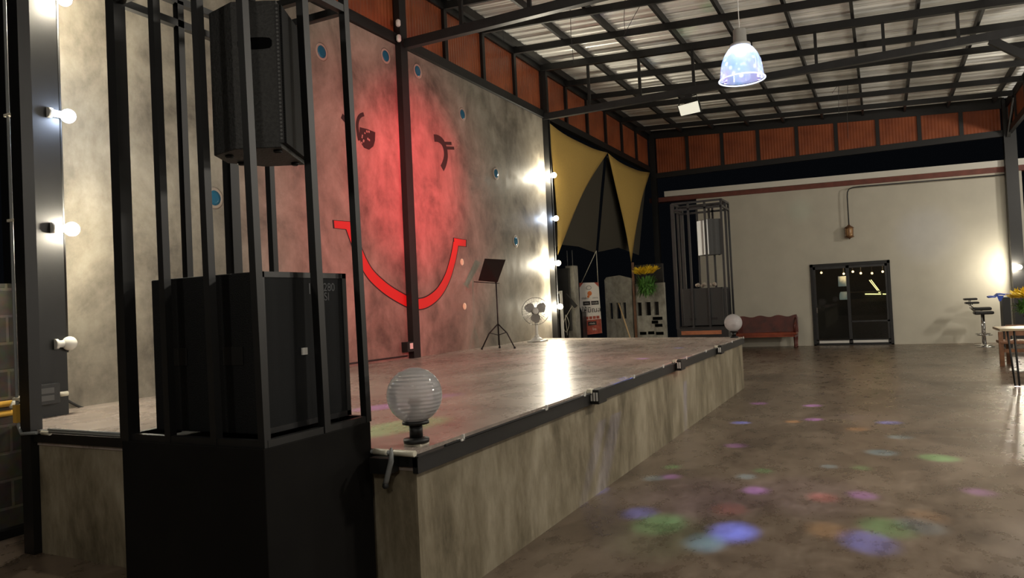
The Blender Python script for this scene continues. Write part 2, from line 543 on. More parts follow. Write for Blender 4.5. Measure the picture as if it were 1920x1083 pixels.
# ------------------------------------------------------------------ floor, stage, walls
f = MB(); f.box((-4, -9, -0.15), (22.0, 6.6, 0)); struct(f.build('floor', 'floor'))

sg = thing('stage', 'raised grey concrete stage running along the painted cement wall', 'stage', (SX0, SF, 0))
b = MB((SX0, SF, 0))
base = [(SX0, SF), (SX1, SF), (13.55, WY), (3.45, WY), (3.0, 5.1)]
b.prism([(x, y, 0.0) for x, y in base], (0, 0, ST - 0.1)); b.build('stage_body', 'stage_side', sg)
b = MB((SX0, SF, ST - 0.1))
top = [(SX0 - 0.01, SF - 0.01), (SX1 + 0.01, SF - 0.01), (13.56, WY), (3.44, WY), (2.99, 5.1)]
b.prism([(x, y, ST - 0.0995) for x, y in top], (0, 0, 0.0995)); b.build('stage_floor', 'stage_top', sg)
b = MB((SX0, SF, 0.72))
b.box((SX0 - 0.035, SF - 0.035, 0.715), (SX1 + 0.03, SF - 0.005, 0.795)); b.box((SX0 - 0.05, SF - 0.05, 0.795), (SX1 + 0.03, SF - 0.01, 0.801))
b.build('front_edge_strip', 'steel', sg)
b = MB((SX0, SF, 0.72))
b.box((SX0 - 0.035, SF - 0.03, 0.745), (SX0 - 0.005, 5.1, 0.805)); b.build('side_edge_strip', 'steel', sg)
b = MB((SX0, SF, 0)); b.box((SX0 - 0.004, SF - 0.004, 0), (SX0 + 0.012, SF + 0.012, 0.71)); b.build('corner_bead', 'stage_side', sg)

# stage wall, split by the steel posts into cement panels
wl = MB((3.5, WY, 0)); wl.box((3.6, WY, 0), (13.92, WY + 0.14, 5.34)); struct(wl.build('wall_left', 'wall'))
# block wall left of the stage
b = MB((-4, 5.78, 0)); b.box((-4, 5.78, 0), (3.28, 5.93, 1.84)); struct(b.build('wall_near_left', 'block'))
b = MB(); b.box((-4, 5.7, 0), (3.3, 5.78, 0.06)); struct(b.build('baseboard_left', 'steel'))

# far building
fw = MB((22.1, 0, 0))
DY0, DY1, DZ = -0.22, 1.76, 2.25     # door opening
fw.box((22.1, -3.25, 0), (22.3, DY0, 4.45)); fw.box((22.1, DY1, 0), (22.3, 4.8, 4.45)); fw.box((22.1, DY0, DZ), (22.3, DY1, 4.45))
struct(fw.build('wall_far', 'white_wall'))


def sloped(y0, y1, zt0, zt1, h, x0, x1, name, mat):
    q = MB((x0, y0, zt0))
    q.prism([(x0, y0, zt0), (x0, y0, zt0 - h), (x0, y1, zt1 - h), (x0, y1, zt1)], (x1 - x0, 0, 0))
    return struct(q.build(name, mat))


sloped(5.72, -3.9, 4.73, 4.54, 0.16, 21.98, 22.35, 'trim_1', 'white_trim')
sloped(6.2, -3.9, 4.57, 4.38, 0.13, 22.03, 22.35, 'trim_2', 'brown_trim')
# dark room behind the far door
b = MB((22.3, 0, 0))
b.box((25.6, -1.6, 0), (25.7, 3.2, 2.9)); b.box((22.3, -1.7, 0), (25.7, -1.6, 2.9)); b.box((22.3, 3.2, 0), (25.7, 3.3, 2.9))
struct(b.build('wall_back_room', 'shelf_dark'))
b = MB((22.3, 0, 2.6)); b.box((22.3, -1.7, 2.6), (25.7, 3.3, 2.7)); struct(b.build('ceiling_back_room', 'inner_brown'))
b = MB((22.0, 0, -0.1)); b.box((22.0, -9, -0.15), (25.7, 6.6, 0)); struct(b.build('floor_back_room', 'floor'))
# old red paint line under brown trim is part of the wall
# sliding door
dr = bpy.data.objects.new('door_1', None); C.objects.link(dr); dr.location = (22.1, DY0, 0); WORLD['door_1'] = Vector((22.1, DY0, 0)); struct(dr)
dr['label'] = 'black framed sliding glass door in the far cream wall'
b = MB((22.1, DY0, 0)); X0, X1 = 22.05, 22.14
b.box((X0, DY1 - 0.07, 0), (X1, DY1, DZ)); b.box((X0, DY0, 0), (X1, DY0 + 0.07, DZ)); b.box((X0, DY0, DZ - 0.08), (X1, DY1, DZ)); b.box((X0, DY0, 0), (X1, DY1, 0.03))
b.build('door_frame', 'steel', dr)
ym = (DY0 + DY1) / 2 + 0.05
for y0, y1, nm in ((ym - 0.02, DY1 - 0.07, 0), (DY0 + 0.07, ym + 0.02, 1)):
    b = MB((22.1, y0, 0)); xx = 22.07 + 0.03 * nm
    b.box((xx, y0, 0.03), (xx + 0.025, y0 + 0.06, DZ - 0.08)); b.box((xx, y1 - 0.06, 0.03), (xx + 0.025, y1, DZ - 0.08))
    b.box((xx, y0, DZ - 0.15), (xx + 0.025, y1, DZ - 0.08)); b.box((xx, y0, 0.03), (xx + 0.025, y1, 0.06)); b.box((xx, y0, 0.13), (xx + 0.025, y1, 0.16))
    if nm: b.box((xx, y0, 0.62), (xx + 0.02, y1, 0.66))
    leaf = b.build('door_panel', 'steel_g', dr)
    b = MB((22.1, y0, 0)); b.box((xx - 0.004, y0 + 0.07, 0.062), (xx + 0.02, y1 - 0.07, 0.128)); b.build('kick_rail', 'white_plastic', leaf)
    b = MB((22.1, y0, 0)); b.box((xx + 0.008, y0 + 0.06, 0.16), (xx + 0.014, y1 - 0.06, DZ - 0.15)); b.build('door_glass', 'door_glass', leaf)
b = MB((22.1, DY1, 1)); b.box((22.045, DY1 - 0.14, 0.9), (22.07, DY1 - 0.11, 1.05)); b.build('door_handle', 'chrome', dr)


def door_pt(px, py, X):
    return on(px, py, 'X', X)


# things seen through the far door
led_pts = [((1630, 525), (1649, 549)), ((1633, 524), (1651, 548)), ((1622, 551), (1652, 551)), ((1655, 551), (1663, 551))]
for i, (p, q) in enumerate(led_pts):
    XL = 24.27 if i < 2 else 24.17
    b = MB(door_pt(*p, XL)); b.bar(door_pt(*p, XL), door_pt(*q, XL), 0.022 if i < 2 else 0.03)
    tag(b.build('led_strip', 'led'), ['slanting glowing strip behind the door glass, left one of the pair', 'slanting glowing strip behind the door glass, right one of the pair', 'long level glowing strip on the bar counter behind the door', 'short level glowing strip at right end of the counter'][i], 'light strip', 'glowing strips behind the far door')
for i, (x, y) in enumerate([(1540, 511), (1582, 513), (1599, 509), (1614, 512), (1635, 512), (1655, 509)]):
    p = door_pt(x, y, 24.0)
    t = thing('ceiling_bulb', 'small amber bulb behind the far glass door, ' + ORD[i].replace('nearest', 'first') + ' from the left', 'light bulb', p, 'amber bulbs inside the bar room')
    b = MB(p); b.sphere(p, 0.033, 12, 8); b.build('bulb_glass', 'small_bulb', t)
    b = MB(p); b.tube([p + Vector((0, 0, 0.03)), Vector((p.x, p.y, 2.6))], 0.012, 6); b.build('bulb_stem', 'steel_g', t)
    if i % 2: point('small_bulb_light', p + Vector((-0.15, 0, 0.05)), 5, (1, 0.6, 0.3), 0.03)
for i, (x, y, h, lab) in enumerate([(1581, 527, 0.30, 'upper square white lampshade seen through the far glass door'), (1583, 554, 0.24, 'lower rounded white lampshade seen through the far glass door')]):
    p = door_pt(x, y, 24.2 + 0.4 * i)
    b = MB(p); b.lathe(p, [(0.13, -h / 2), (0.14, -h / 4), (0.13, h / 4), (0.10, h / 2)] if i else [(0.14, -h / 2), (0.14, h / 2)], 20)
    t = thing('lamp_shade_lamp', lab, 'lamp', (p.x, p.y, p.z), 'white lamps behind the door')
    b.build('lamp_shade', 'shade_lit', t)
    b = MB(p); b.tube([p, (p.x, p.y, 2.6)], 0.008, 6); b.build('lamp_cord', 'cable', t)
p = door_pt(1640, 600, 24.3)
b = MB((24.3, p.y, 0)); b.box((24.3, -1.5, 0), (24.8, p.y + 0.6, 1.42)); b.box((24.2, -1.5, 1.40), (24.85, p.y + 0.65, 1.44))
tag(b.build('bar_counter', 'shelf_dark'), 'dark bar counter inside the room behind the far glass door', 'counter')

# ------------------------------------------------------------------ roof
rs = bmesh.new()
pitch = 0.25
prof = []
x = -4.0
while x < FX + 0.1:
    prof += [(x, 0.035), (x + 0.09, 0.035), (x + 0.11, 0.0), (x + 0.14, 0.0), (x + 0.155, 0.010), (x + 0.19, 0.010), (x + 0.205, 0.0), (x + 0.23, 0.0)]
    x += pitch
ys = [6.35, 3, 0, -3.5]
grid = [[rs.verts.new((px, y, roofz(y) + 0.26 + pz)) for px, pz in prof] for y in ys]
for j in range(len(ys) - 1):
    for i in range(len(prof) - 1):
        rs.faces.new((grid[j][i], grid[j][i + 1], grid[j + 1][i + 1], grid[j + 1][i]))
me = bpy.data.meshes.new('ceiling'); rs.to_mesh(me); rs.free(); me.materials.append(M['sheet'])
ceil = bpy.data.objects.new('ceiling', me); C.objects.link(ceil); struct(ceil)
sm = ceil.modifiers.new('thick', 'SOLIDIFY'); sm.thickness = 0.003; sm.offset = 1

rafx = [3.85 + 5.05 / 4 * k for k in range(-3, 0)] + [3.85 + 5.05 / 4 * k for k in range(8)] + [13.95 + 7.9 / 6 * k for k in range(1, 6)]
rafx = sorted(rafx)
TR = [3.85, 8.9, 13.95]
rr = [x for x in rafx if min(abs(x - t) for t in TR) > 0.1]
for i, x in enumerate(rr):
    b = MB((x, RY, roofz(RY)))
    b.bar((x, WY + 0.1, roofz(WY + 0.1) + 0.06), (x, RY - 0.1, roofz(RY - 0.1) + 0.06), 0.05, 0.12)
    k = len(rr) - 1 - i
    tag(b.build('roof_rafter', 'steel'), 'black steel rafter under the roof sheets, %s from the far end' % ORD[k].replace('nearest', 'first'), 'rafter', 'roof rafters')
purl = [5.06, 4.15, 3.15, 2.2, 1.2, 0.21, -0.77, -1.74, -2.72]
for i, y in enumerate(purl):
    b = MB((-4, y, roofz(y) + 0.16))
    b.bar((-4, y, roofz(y) + 0.19), (FX, y, roofz(y) + 0.19), 0.05, 0.13)
    tag(b.build('roof_purlin', 'steel'), 'long black steel purlin under the roof, %s out from the stage wall' % ORD[i].replace('nearest', 'first'), 'purlin', 'roof purlins')
# eave beams
b = MB((-4, WY, 6.3)); b.box((-4, WY - 0.02, 6.32), (FX, WY + 0.10, 6.52)); b.box((-4, WY - 0.1, 6.44), (FX, WY - 0.02, 6.58)); struct(b.build('trim_3', 'steel'))
b = MB((-4, WY, 5.34)); b.box((3.5, WY - 0.05, 5.345), (FX, WY + 0.09, 5.49)); struct(b.build('trim_4', 'steel'))
b = MB((-4, RY, 5.3)); b.box((2, RY - 0.1, 5.15), (FX, RY - 0.01, 5.30)); b.box((2, RY - 0.1, 5.82), (FX, RY, 5.98)); struct(b.build('trim_5', 'steel'))
b = MB((FX, RY, 5.3)); b.box((FX, RY, 5.13), (FX + 0.1, WY, 5.285))
b.prism([(FX, WY, 6.34), (FX, WY, 6.58), (FX, RY, 6.09), (FX, RY, 5.82)], (0.1, 0, 0)); struct(b.build('trim_6', 'steel'))
# columns and posts
cols = [('steel_column', (13.95, WY + 0.0), 0.13, 6.4, 'black steel column at the right end of the cement wall'),
        ('steel_column', (8.85, WY - 0.055), 0.16, 6.4, 'black steel column splitting the painted smile in two'),
        ('steel_column', (21.87, 5.98), 0.16, 6.5, 'black steel corner column beside the yellow shade sail'),
        ('steel_column', (21.85, RY - 0.06), 0.26, 6.0, 'wide black steel column at the right end of the cream wall'),
        ('steel_column', (13.95, RY - 0.06), 0.2, 6.0, 'black steel column on the right side of the hall'),
        ('steel_column', (8.9, RY - 0.06), 0.2, 6.0, 'nearer black steel column on the right side of the hall')]
for nm, (x, y), wd, h, lab in cols:
    zb = ST + 0.001 if x == 8.85 else 0
    b = MB((x, y, zb))
    if x == 13.95 and y > 0: b.box((x - 0.03, y - 0.12, zb), (x + 0.07, y + 0.11, h))
    elif x == 8.85: b.box((x - 0.085, y - 0.04, zb), (x + 0.085, y + 0.054, h))
    else: b.box((x - wd / 2, y - wd / 2 + 0.0, zb), (x + wd / 2, y + wd / 2, h))
    tag(b.build(nm, 'steel'), lab, 'column', 'steel columns of the hall')
b = MB((3.4, 5.8, ST)); b.box((3.35, 5.72, ST + 0.001), (3.60, 6.08, 6.3))
tag(b.build('wall_column', 'steel'), 'broad black steel column standing on stage behind the bulb row', 'column')
b = MB((2.95, 5.1, 0)); b.box((2.95, 5.106, 0.001), (3.03, 5.215, 6.5))
tag(b.build('corner_post', 'steel'), 'tall black post on the floor at left edge of the picture', 'column')


def truss(x, lab, full=True):
    t = thing('roof_truss', lab, 'truss', (x, WY, 5.3), 'roof trusses across the hall')
    b = MB((x, WY, 5.3)); b.bar((x, WY - 0.02, 5.365), (x, RY, 5.435), 0.1, 0.13); b.build('bottom_chord', 'steel_g', t)
    b = MB((x, WY, 5.3)); b.bar((x, WY + 0.1, roofz(WY + 0.1) + 0.06), (x, RY - 0.1, roofz(RY - 0.1) + 0.06), 0.1, 0.13); b.build('top_chord', 'steel', t)
    for y in (5.05, 4.0, 2.96, 1.9, 0.82, -0.24, -1.32, -2.4):
        b = MB((x, y, 5.3)); b.bar((x, y, 5.43), (x, y, roofz(y) + 0.02), 0.05, 0.05); b.build('web_post', 'steel', t)
    b = MB((x, RY, 5)); b.bar((x, -1.75, 5.37), (x, RY + 0.02, 4.45), 0.09, 0.12); b.build('knee_brace', 'steel', t)
    return t


truss(13.95, 'black steel truss crossing the hall behind the hanging dome lamp')
truss(8.9, 'black steel truss crossing above the near part of the stage, at top centre')
# clerestory posts and panels, left side
cl_l = thing('clerestory', 'band of orange ribbed panels and black posts above the stage wall', 'clerestory', (3.9, WY, 5.49), 'orange panel bands under the roof')
cl_f = thing('clerestory', 'band of orange panels and black posts high across the far end', 'clerestory', (FX, RY, 5.28), 'orange panel bands under the roof')
cl_r = thing('clerestory', 'band of orange panels past the far right column', 'clerestory', (13.95, RY, 5.3), 'orange panel bands under the roof')
px_ = sorted([3.85 + 5.05 / 4 * k for k in range(9)] + [13.95 + 7.9 / 6 * k for k in range(1, 7)])
nl = len(px_)
for i, x in enumerate(px_):
    if i in (0, nl - 1): continue
    b = MB((x, WY, 5.49)); wd = 0.09
    b.box((x - wd / 2, WY - 0.03, 5.49), (x + wd / 2, WY + 0.05, 6.33))
    b.build('post', 'steel', cl_l)


def ribbed(p0, p1, z0, z1, nrm, zt1=None):
    """corrugated translucent sheet between p0 and p1 (plan points)"""
    p0 = Vector((*p0, 0)); p1 = Vector((*p1, 0)); n = max(8, int((p1 - p0).length / 0.0127)); zt1 = z1 if zt1 is None else zt1
    q = MB((p0.x, p0.y, z0)); A = []; B = []
    for k in range(n + 1):
        u = k / n; off = Vector(nrm) * (0.003 * math.sin(k * PI / 3))
        c = p0.lerp(p1, u) + off
        A.append((c.x, c.y, z0)); B.append((c.x, c.y, z1 + (zt1 - z1) * u))
    q.strip(A, B, Vector(nrm) * 0.004)
    for fc in q.bm.faces: fc.smooth = False
    return q


for i in range(nl - 1):
    q = ribbed((px_[i] + 0.046, WY + 0.03), (px_[i + 1] - 0.046, WY + 0.03), 5.492, 6.32, (0, -1, 0))
    q.build('panel', 'orange', cl_l)
pyl = [5.95, 4.94, 3.93, 2.93, 1.9, 0.90, -0.11, -1.08, -2.01, RY]
for i, y in enumerate(pyl[1:-1]):
    b = MB((FX, y, 5.28)); b.box((FX - 0.01, y - 0.045, 5.286), (FX + 0.08, y + 0.045, roofz(y) + 0.0))
    b.build('post', 'steel', cl_f)
for i in range(9):
    a_, c_ = pyl[i] - (0.046 if i else 0.08), pyl[i + 1] + (0.046 if i < 8 else 0.1)
    q = ribbed((FX + 0.04, a_), (FX + 0.04, c_), 5.286, roofz(a_) + 0.01, (-1, 0, 0), roofz(c_) + 0.01)
    q.build('panel', 'orange', cl_f)
rx = [13.95 + 7.9 / 6 * k for k in range(7)]
for i in range(6):
    q = ribbed((rx[i] + 0.05, RY - 0.05), (rx[i + 1] - 0.05 - (0.1 if i == 5 else 0), RY - 0.05), 5.302, 5.818, (0, 1, 0))
    if i >= 3:
        q.build('panel', 'orange', cl_r)
    if 3 < i:
        b = MB((rx[i], RY, 5.3)); b.box((rx[i] - 0.05, RY - 0.08, 5.302), (rx[i] + 0.05, RY - 0.01, 5.818))
        b.build('post', 'steel', cl_r)
b = MB((FX, RY, 5)); b.bar((FX - 0.15, RY - 0.02, 5.1), (FX - 1.35, RY - 0.02, 5.80), 0.08, 0.08)
tag(b.build('corner_brace', 'steel'), 'black diagonal brace at the top of the far right column', 'brace')

# wires hanging from the roof
wires = [((943, 0), (945, 80)), ((1069, 10), (1076, 120)), ((1172, 0), (1172, 62)), ((1206, 0), (1170, 66)), ((1556, 80), (1563, 160)), ((1574, 140), (1573, 215)), ((1590, 150), (1590, 260)), ((1582, 145), (1560, 175))]
for i, (p, q) in enumerate(wires):
    X = 11.5 if i < 4 else 18.5
    P0 = on(*p, 'X', X); P1 = on(*q, 'X', X)
    if P0.z < 6.3 and i >= 4: P0 = Vector((P0.x, P0.y, 6.3))
    mid = (P0 + P1) / 2 + Vector((0, 0.02, -0.02))
    b = MB(P0); b.tube([P0, mid, P1], 0.005, 5)
    tag(b.build('hanging_wire', 'thread'), 'thin loose wire hanging under the roof, %s from the left' % ORD[i].replace('nearest', 'first'), 'wire', 'loose wires under the roof')

# ------------------------------------------------------------------ wall painting and discs
YP = WY - 0.0015


def wp(px, py, y=None):
    return on(px, py, 'Y', YP if y is None else y)


def cpt(x, y): return (600 + x / 2.58, 180 + y / 2.58)


def smooth_line(pts, n=6):
    P = [Vector(p) for p in pts]; out = []
    for i in range(len(P) - 1):
        a = P[max(i - 1, 0)]; b_ = P[i]; c = P[i + 1]; d = P[min(i + 2, len(P) - 1)]
        for k in range(n):
            t = k / n
            out.append(0.5 * ((2 * b_) + (c - a) * t + (2 * a - 5 * b_ + 4 * c - d) * t * t + (3 * b_ - a - 3 * c + d) * t ** 3))
    out.append(P[-1]); return out


sm_c = [(140, 625), (155, 668), (178, 730), (212, 808), (250, 868), (312, 926), (375, 968), (440, 1000), (490, 1004), (535, 985), (580, 943), (617, 875), (640, 800), (652, 745), (657, 712)]
ctr = smooth_line([wp(*cpt(*p)) for p in sm_c])
barl = [wp(*cpt(*p)) for p in ((67, 602), (158, 609), (160, 647), (70, 638))]
barr = [wp(*cpt(*p)) for p in ((648, 687), (706, 696), (705, 727), (650, 721))]
smile = thing('painted_smile', 'big red smile with black outline painted on the cement wall', 'wall painting', ctr[len(ctr) // 2])


def grow(pts, g):
    c = sum(pts, Vector()) / len(pts)
    return [p + (p - c).normalized() * g for p in pts]


o0 = WORLD[smile.name]
b = MB(o0); b.band(ctr, 0.185, (0, -1, 0), 0.001); b.prism(grow(barl, 0.03), (0, -0.001, 0)); b.prism(grow(barr, 0.03), (0, -0.001, 0)); b.build('outline', 'dark_paint', smile)
b = MB(o0 + Vector((0, -0.0012, 0))); b.band([p + Vector((0, -0.0012, 0)) for p in ctr], 0.15, (0, -1, 0), 0.001)
b.prism([p + Vector((0, -0.0014, 0)) for p in barl], (0, -0.001, 0)); b.prism([p + Vector((0, -0.0014, 0)) for p in barr], (0, -0.001, 0)); b.build('red_band', 'red_paint', smile)
# left eye (ladle) and right eye (cup handle)
eye = [wp(*cpt(*p)) for p in ((192, 150), (230, 160), (267, 175), (266, 215), (258, 243), (237, 260), (213, 250), (197, 225), (190, 190))]
le = thing('painted_eye', 'dark ladle shaped left eye painted above the smile', 'wall painting', eye[0])
b = MB(eye[0]); b.prism(eye, (0, -0.0015, 0)); b.build('eye_bowl', 'dark_paint', le)
b = MB(eye[0]); b.band(smooth_line([wp(*cpt(*p)) for p in ((190, 215), (184, 180), (180, 140), (186, 108), (198, 93), (212, 88))]), 0.055, (0, -1, 0), 0.0012); b.build('eye_stroke', 'dark_paint', le)
b = MB(eye[0])
for k in range(26):
    x = 198 + random.random() * 58; y = 168 + random.random() * 75
    if (x - 197) / 70 < 0.1 + 0.9 * random.random() and y < 245 - abs(x - 230) * 0.5:
        c = wp(*cpt(x, y)) + Vector((0, -0.0017, 0)); b.lathe(c, [(0.013 + 0.008 * random.random(), 0), (0.012, 0.001)], 8, axis=(0, -1, 0))
b.build('eye_speckles', 'ring', le)
b = MB(wp(*cpt(120, 112))); b.band([wp(*cpt(105, 95)), wp(*cpt(137, 133))], 0.075, (0, -1, 0), 0.001)
tag(b.build('painted_dash', 'dark_paint'), 'short dark slanting dash painted left of the ladle eye', 'wall painting')
c0 = wp(*cpt(600, 250)); re_ = thing('painted_eye', 'dark curved right eye with two short lashes painted above smile', 'wall painting', c0)
b = MB(c0); b.band(smooth_line([wp(*cpt(*p)) for p in ((552, 203), (572, 206), (592, 222), (605, 252), (609, 290), (602, 325), (591, 350))]), 0.115, (0, -1, 0), 0.001); b.build('eye_arc', 'dark_paint', re_)
for ya, xa, xb in ((228, 603, 636), (251, 608, 649)):
    b = MB(c0); b.band([wp(*cpt(xa, ya)), wp(*cpt(xb, ya + 1))], 0.05, (0, -1, 0), 0.0012); b.build('eyelash', 'dark_paint', re_)
c0 = wp(*cpt(658, 228)); b = MB(c0)
for x, y in ((650, 214), (668, 226), (658, 240)):
    c = wp(*cpt(x, y)); b.tube([c + Vector((0.045 * math.cos(a * PI / 6), 0, 0.04 * math.sin(a * PI / 6))) for a in range(13)], 0.004, 5)
tag(b.build('painted_flower', 'ring'), 'faint pale looping flower outline beside the right eye', 'wall painting')
discs = [(603, 97, 'blue disc set high in the wall, right of the hanging speaker'), (723, 105, 'blue disc near the wall top, just left of the column'),
         (783, 133, 'blue disc near the wall top, just right of the column'), (867, 214, 'blue disc in the wall above the right eye'),
         (930, 325, 'blue disc in the wall left of the brightest bulbs'), (967, 452, 'lowest blue disc in the wall, above the fan'),
         (402, 371, 'blue disc seen between cage bars below the hanging speaker')]
for i, (x, y, lab) in enumerate(discs):
    c = wp(x, y); t = thing('wall_disc', lab, 'wall disc', c, 'blue glass discs in the wall')
    b = MB(c); b.lathe(c, [(0.115, 0), (0.10, 0.003), (0.075, 0.003), (0.07, -0.002)], 24, axis=(0, -1, 0)); b.build('cement_ring', 'ring', t)
    b = MB(c); b.lathe(c, [(0.078, 0), (0.078, 0.004), (0.05, 0.006)], 24, axis=(0, -1, 0)); b.build('glass_disc', 'blue_glass', t)
for x, y, lab in ((866, 491, 'small cream disc in the wall, upper of two by the music stand'), (871, 574, 'small cream disc in the wall, lower of two by the music stand')):
    c = wp(x, y); b = MB(c); b.lathe(c, [(0.055, 0), (0.055, 0.003), (0.04, 0.005)], 20, axis=(0, -1, 0)); tag(b.build('cream_disc', 'cream_disc'), lab, 'wall disc', 'cream discs in the wall')


# ------------------------------------------------------------------ bulbs on both ends of the wall
def bulb(p, sock, lab, kind, grp, watts, col, hook):
    p = Vector(p); t = thing('wall_bulb', lab, 'light bulb', p, grp)
    d = (Vector(sock) - p).normalized(); L = (Vector(sock) - p).length
    b = MB(p); b.sphere(p, 0.055, 20, 12); b.build('bulb_glass', kind, t)
    b = MB(p); b.lathe(p, [(0.028, 0.04), (0.028, L * 0.75), (0.04, L * 0.8), (0.04, L)], 14, axis=d); b.build('socket', 'white_plastic', t)
    if watts: point('wall_bulb_light', p + Vector(hook), watts, col, 0.05)
    return t


for z, kd, wt, col, lab in ((4.11, 'bulb_warm', 62, WARM, 'topmost bulb at the left end of the wall, glaring warm at the picture top'),
                            (3.17, 'bulb_cool', 14, COOL, 'cool blue-white bulb, second from top at left end of wall'),
                            (2.27, 'bulb_warm', 62, WARM, 'glaring warm bulb, third from top at left end of wall'),
                            (1.37, 'bulb_off', 0, WARM, 'unlit white globe bulb, lowest at left end of wall')):
    bulb((3.66 if kd != 'bulb_off' else 3.61, 5.70, z), (3.50, 5.71, z), lab, kd, 'bulb row at the left end of the wall', wt, col, (0.0, -0.08, 0))
for z, kd, wt, col, lab in ((4.14, 'bulb_warm', 95, WARM, 'topmost glaring bulb at the right end of the wall'),
                            (3.25, 'bulb_cool', 8, COOL, 'dim bluish bulb, second from top at right end of wall'),
                            (2.33, 'bulb_warm', 75, WARM, 'glaring bulb, third from top at right end of wall'),
                            (1.44, 'bulb_warm', 60, WARM, 'lowest glaring bulb at right end of wall, behind the fan')):
    bulb((13.95, 5.90, z), (13.97, 5.968, z), lab, kd, 'bulb row at the right end of the wall', wt, col, (-0.12, 0.10, 0))
for px, pyy in ((13.95, 5.86),):
    b = MB((px, pyy, 1.2)); b.tube([(px + 0.02, 5.955, 1.2), (px + 0.02, 5.955, 5.3)], 0.012, 6)
    tag(b.build('bulb_cable', 'cable'), 'black cable feeding the bulb row at right end of wall', 'cable')
b = MB((3.62, 5.72, 1.2)); b.tube([(3.615, 5.74, 1.3), (3.62, 5.74, 3), (3.625, 5.74, 5.3)], 0.012, 6)
tag(b.build('bulb_cable', 'cable'), 'thin cable feeding the bulb row at left end of wall', 'cable')
# far right column bulb; the nearer ones are unseen, added to brighten the hall
bulb((21.62, -3.02, 1.86), (21.74, -3.02, 1.86), 'glaring bulb on the far right column above the yellow flowers', 'bulb_warm', None, 55, (1, 0.9, 0.72), (-0.1, 0.1, 0))
bulb((13.80, -2.98, 2.1), (13.86, -3.02, 2.1), 'added unseen bulb on the middle column of the right side', 'bulb_warm', None, 70, (1, 0.9, 0.72), (-0.1, 0.1, 0))
point('column_fill_light', (8.7, -2.8, 2.1), 45, (1, 0.9, 0.72), 0.05)  # added fill, no bulb modelled here

# ------------------------------------------------------------------ speaker cages


def cage(x0, x1, y0, y1, zb, zt, lab, labsub, labtop, far=False):
    lean = 0.0 if far else 0.035
    o = (x0, y0, 0)
    t = thing('speaker_cage', lab, 'cage', o, 'barred speaker cages at stage ends')
    b = MB(o); b.box((x0 - 0.03, y0 - 0.02, 0.001), (x1 + 0.006, y1 + 0.02, zb)); b.build('cage_base', 'box_black' if not far else 'steel_g', t, bevel=0.004)
    if far:
        b = MB(o); b.box((x0 - 0.045, y0 + 0.1, zb - 0.11), (x0 - 0.028, y1 - 0.06, zb - 0.04)); b.build('base_board', 'orange_strip', t)
    def post(x, y, wd):
        ln = lean * (y1 - y) / (y1 - y0)
        b = MB(o); b.bar((x, y, zb), (x, y + ln, zt), wd, wd, (1, 0, 0)); b.build('bar', 'steel' if not far else 'steel_g', t)
    th = 0.036
    dy = (y1 - y0) / 3
    post(x0, y1, 0.06); post(x0, y0 + 0.004, th); post(x1, y0, th); post(x1 - 0.01, y1, 0.06)
    post(x0, y0 + dy * 1.0, th); post(x0, y0 + dy * 2.02, th)
    post((x0 + x1) / 2 + 0.03, y0, th * 1.1); post((x0 + x1) / 2 + 0.02, y1, th)
    post(x1, y0 + dy, th); post(x1, y0 + dy * 2, th * 0.95)
    b = MB(o)
    for z in (zt, zt - 0.12):
        b.bar((x0, y0 + lean, z), (x0, y1, z), 0.036); b.bar((x1, y0 + lean, z), (x1, y1, z), 0.036); b.bar((x0, y0 + lean, z), (x1, y0 + lean, z), 0.036); b.bar((x0, y1, z), (x1, y1, z), 0.036)
    b.build('top_frame', 'steel' if not far else 'steel_g', t)
    b = MB(o); z = zb + 0.015
    b.bar((x0, y0, z), (x0, y1, z), 0.03); b.bar((x1, y0, z), (x1, y1, z), 0.03); b.bar((x0, y0, z), (x1, y0, z), 0.03); b.bar((x0, y1, z), (x1, y1, z), 0.03)
    b.build('bottom_frame', 'steel', t)
    return t


NC = (2.28, 2.95, 2.32, 3.17)
cage(*NC, 0.96, 3.15, 'tall black steel cage on a black box at stage front left, nearest the camera', '', '')
cage(13.5, 14.2, 2.5, 3.38, 0.93, 3.23, 'distant barred black cage beyond the far end of the stage', '', '', True)


def tube_text(body, size, mat, loc, rot, parent, name, font=None, ext=0.001, align='CENTER'):
    cu = bpy.data.curves.new(name, 'FONT'); cu.body = body; cu.size = size; cu.extrude = ext; cu.align_x = align; cu.align_y = 'CENTER'
    if font: cu.font = font
    tmp = bpy.data.objects.new(name + '_tmp', cu); C.objects.link(tmp)
    bpy.context.view_layer.update()
    me = bpy.data.meshes.new_from_object(tmp.evaluated_get(bpy.context.evaluated_depsgraph_get()))
    bpy.data.objects.remove(tmp)
    me.materials.clear(); me.materials.append(M[mat])
    o = bpy.data.objects.new(name, me); C.objects.link(o)
    wpz = Vector(loc) - (WORLD[parent.name] if parent else Vector())
    o.parent = parent; o.location = wpz; o.rotation_euler = rot
    return o


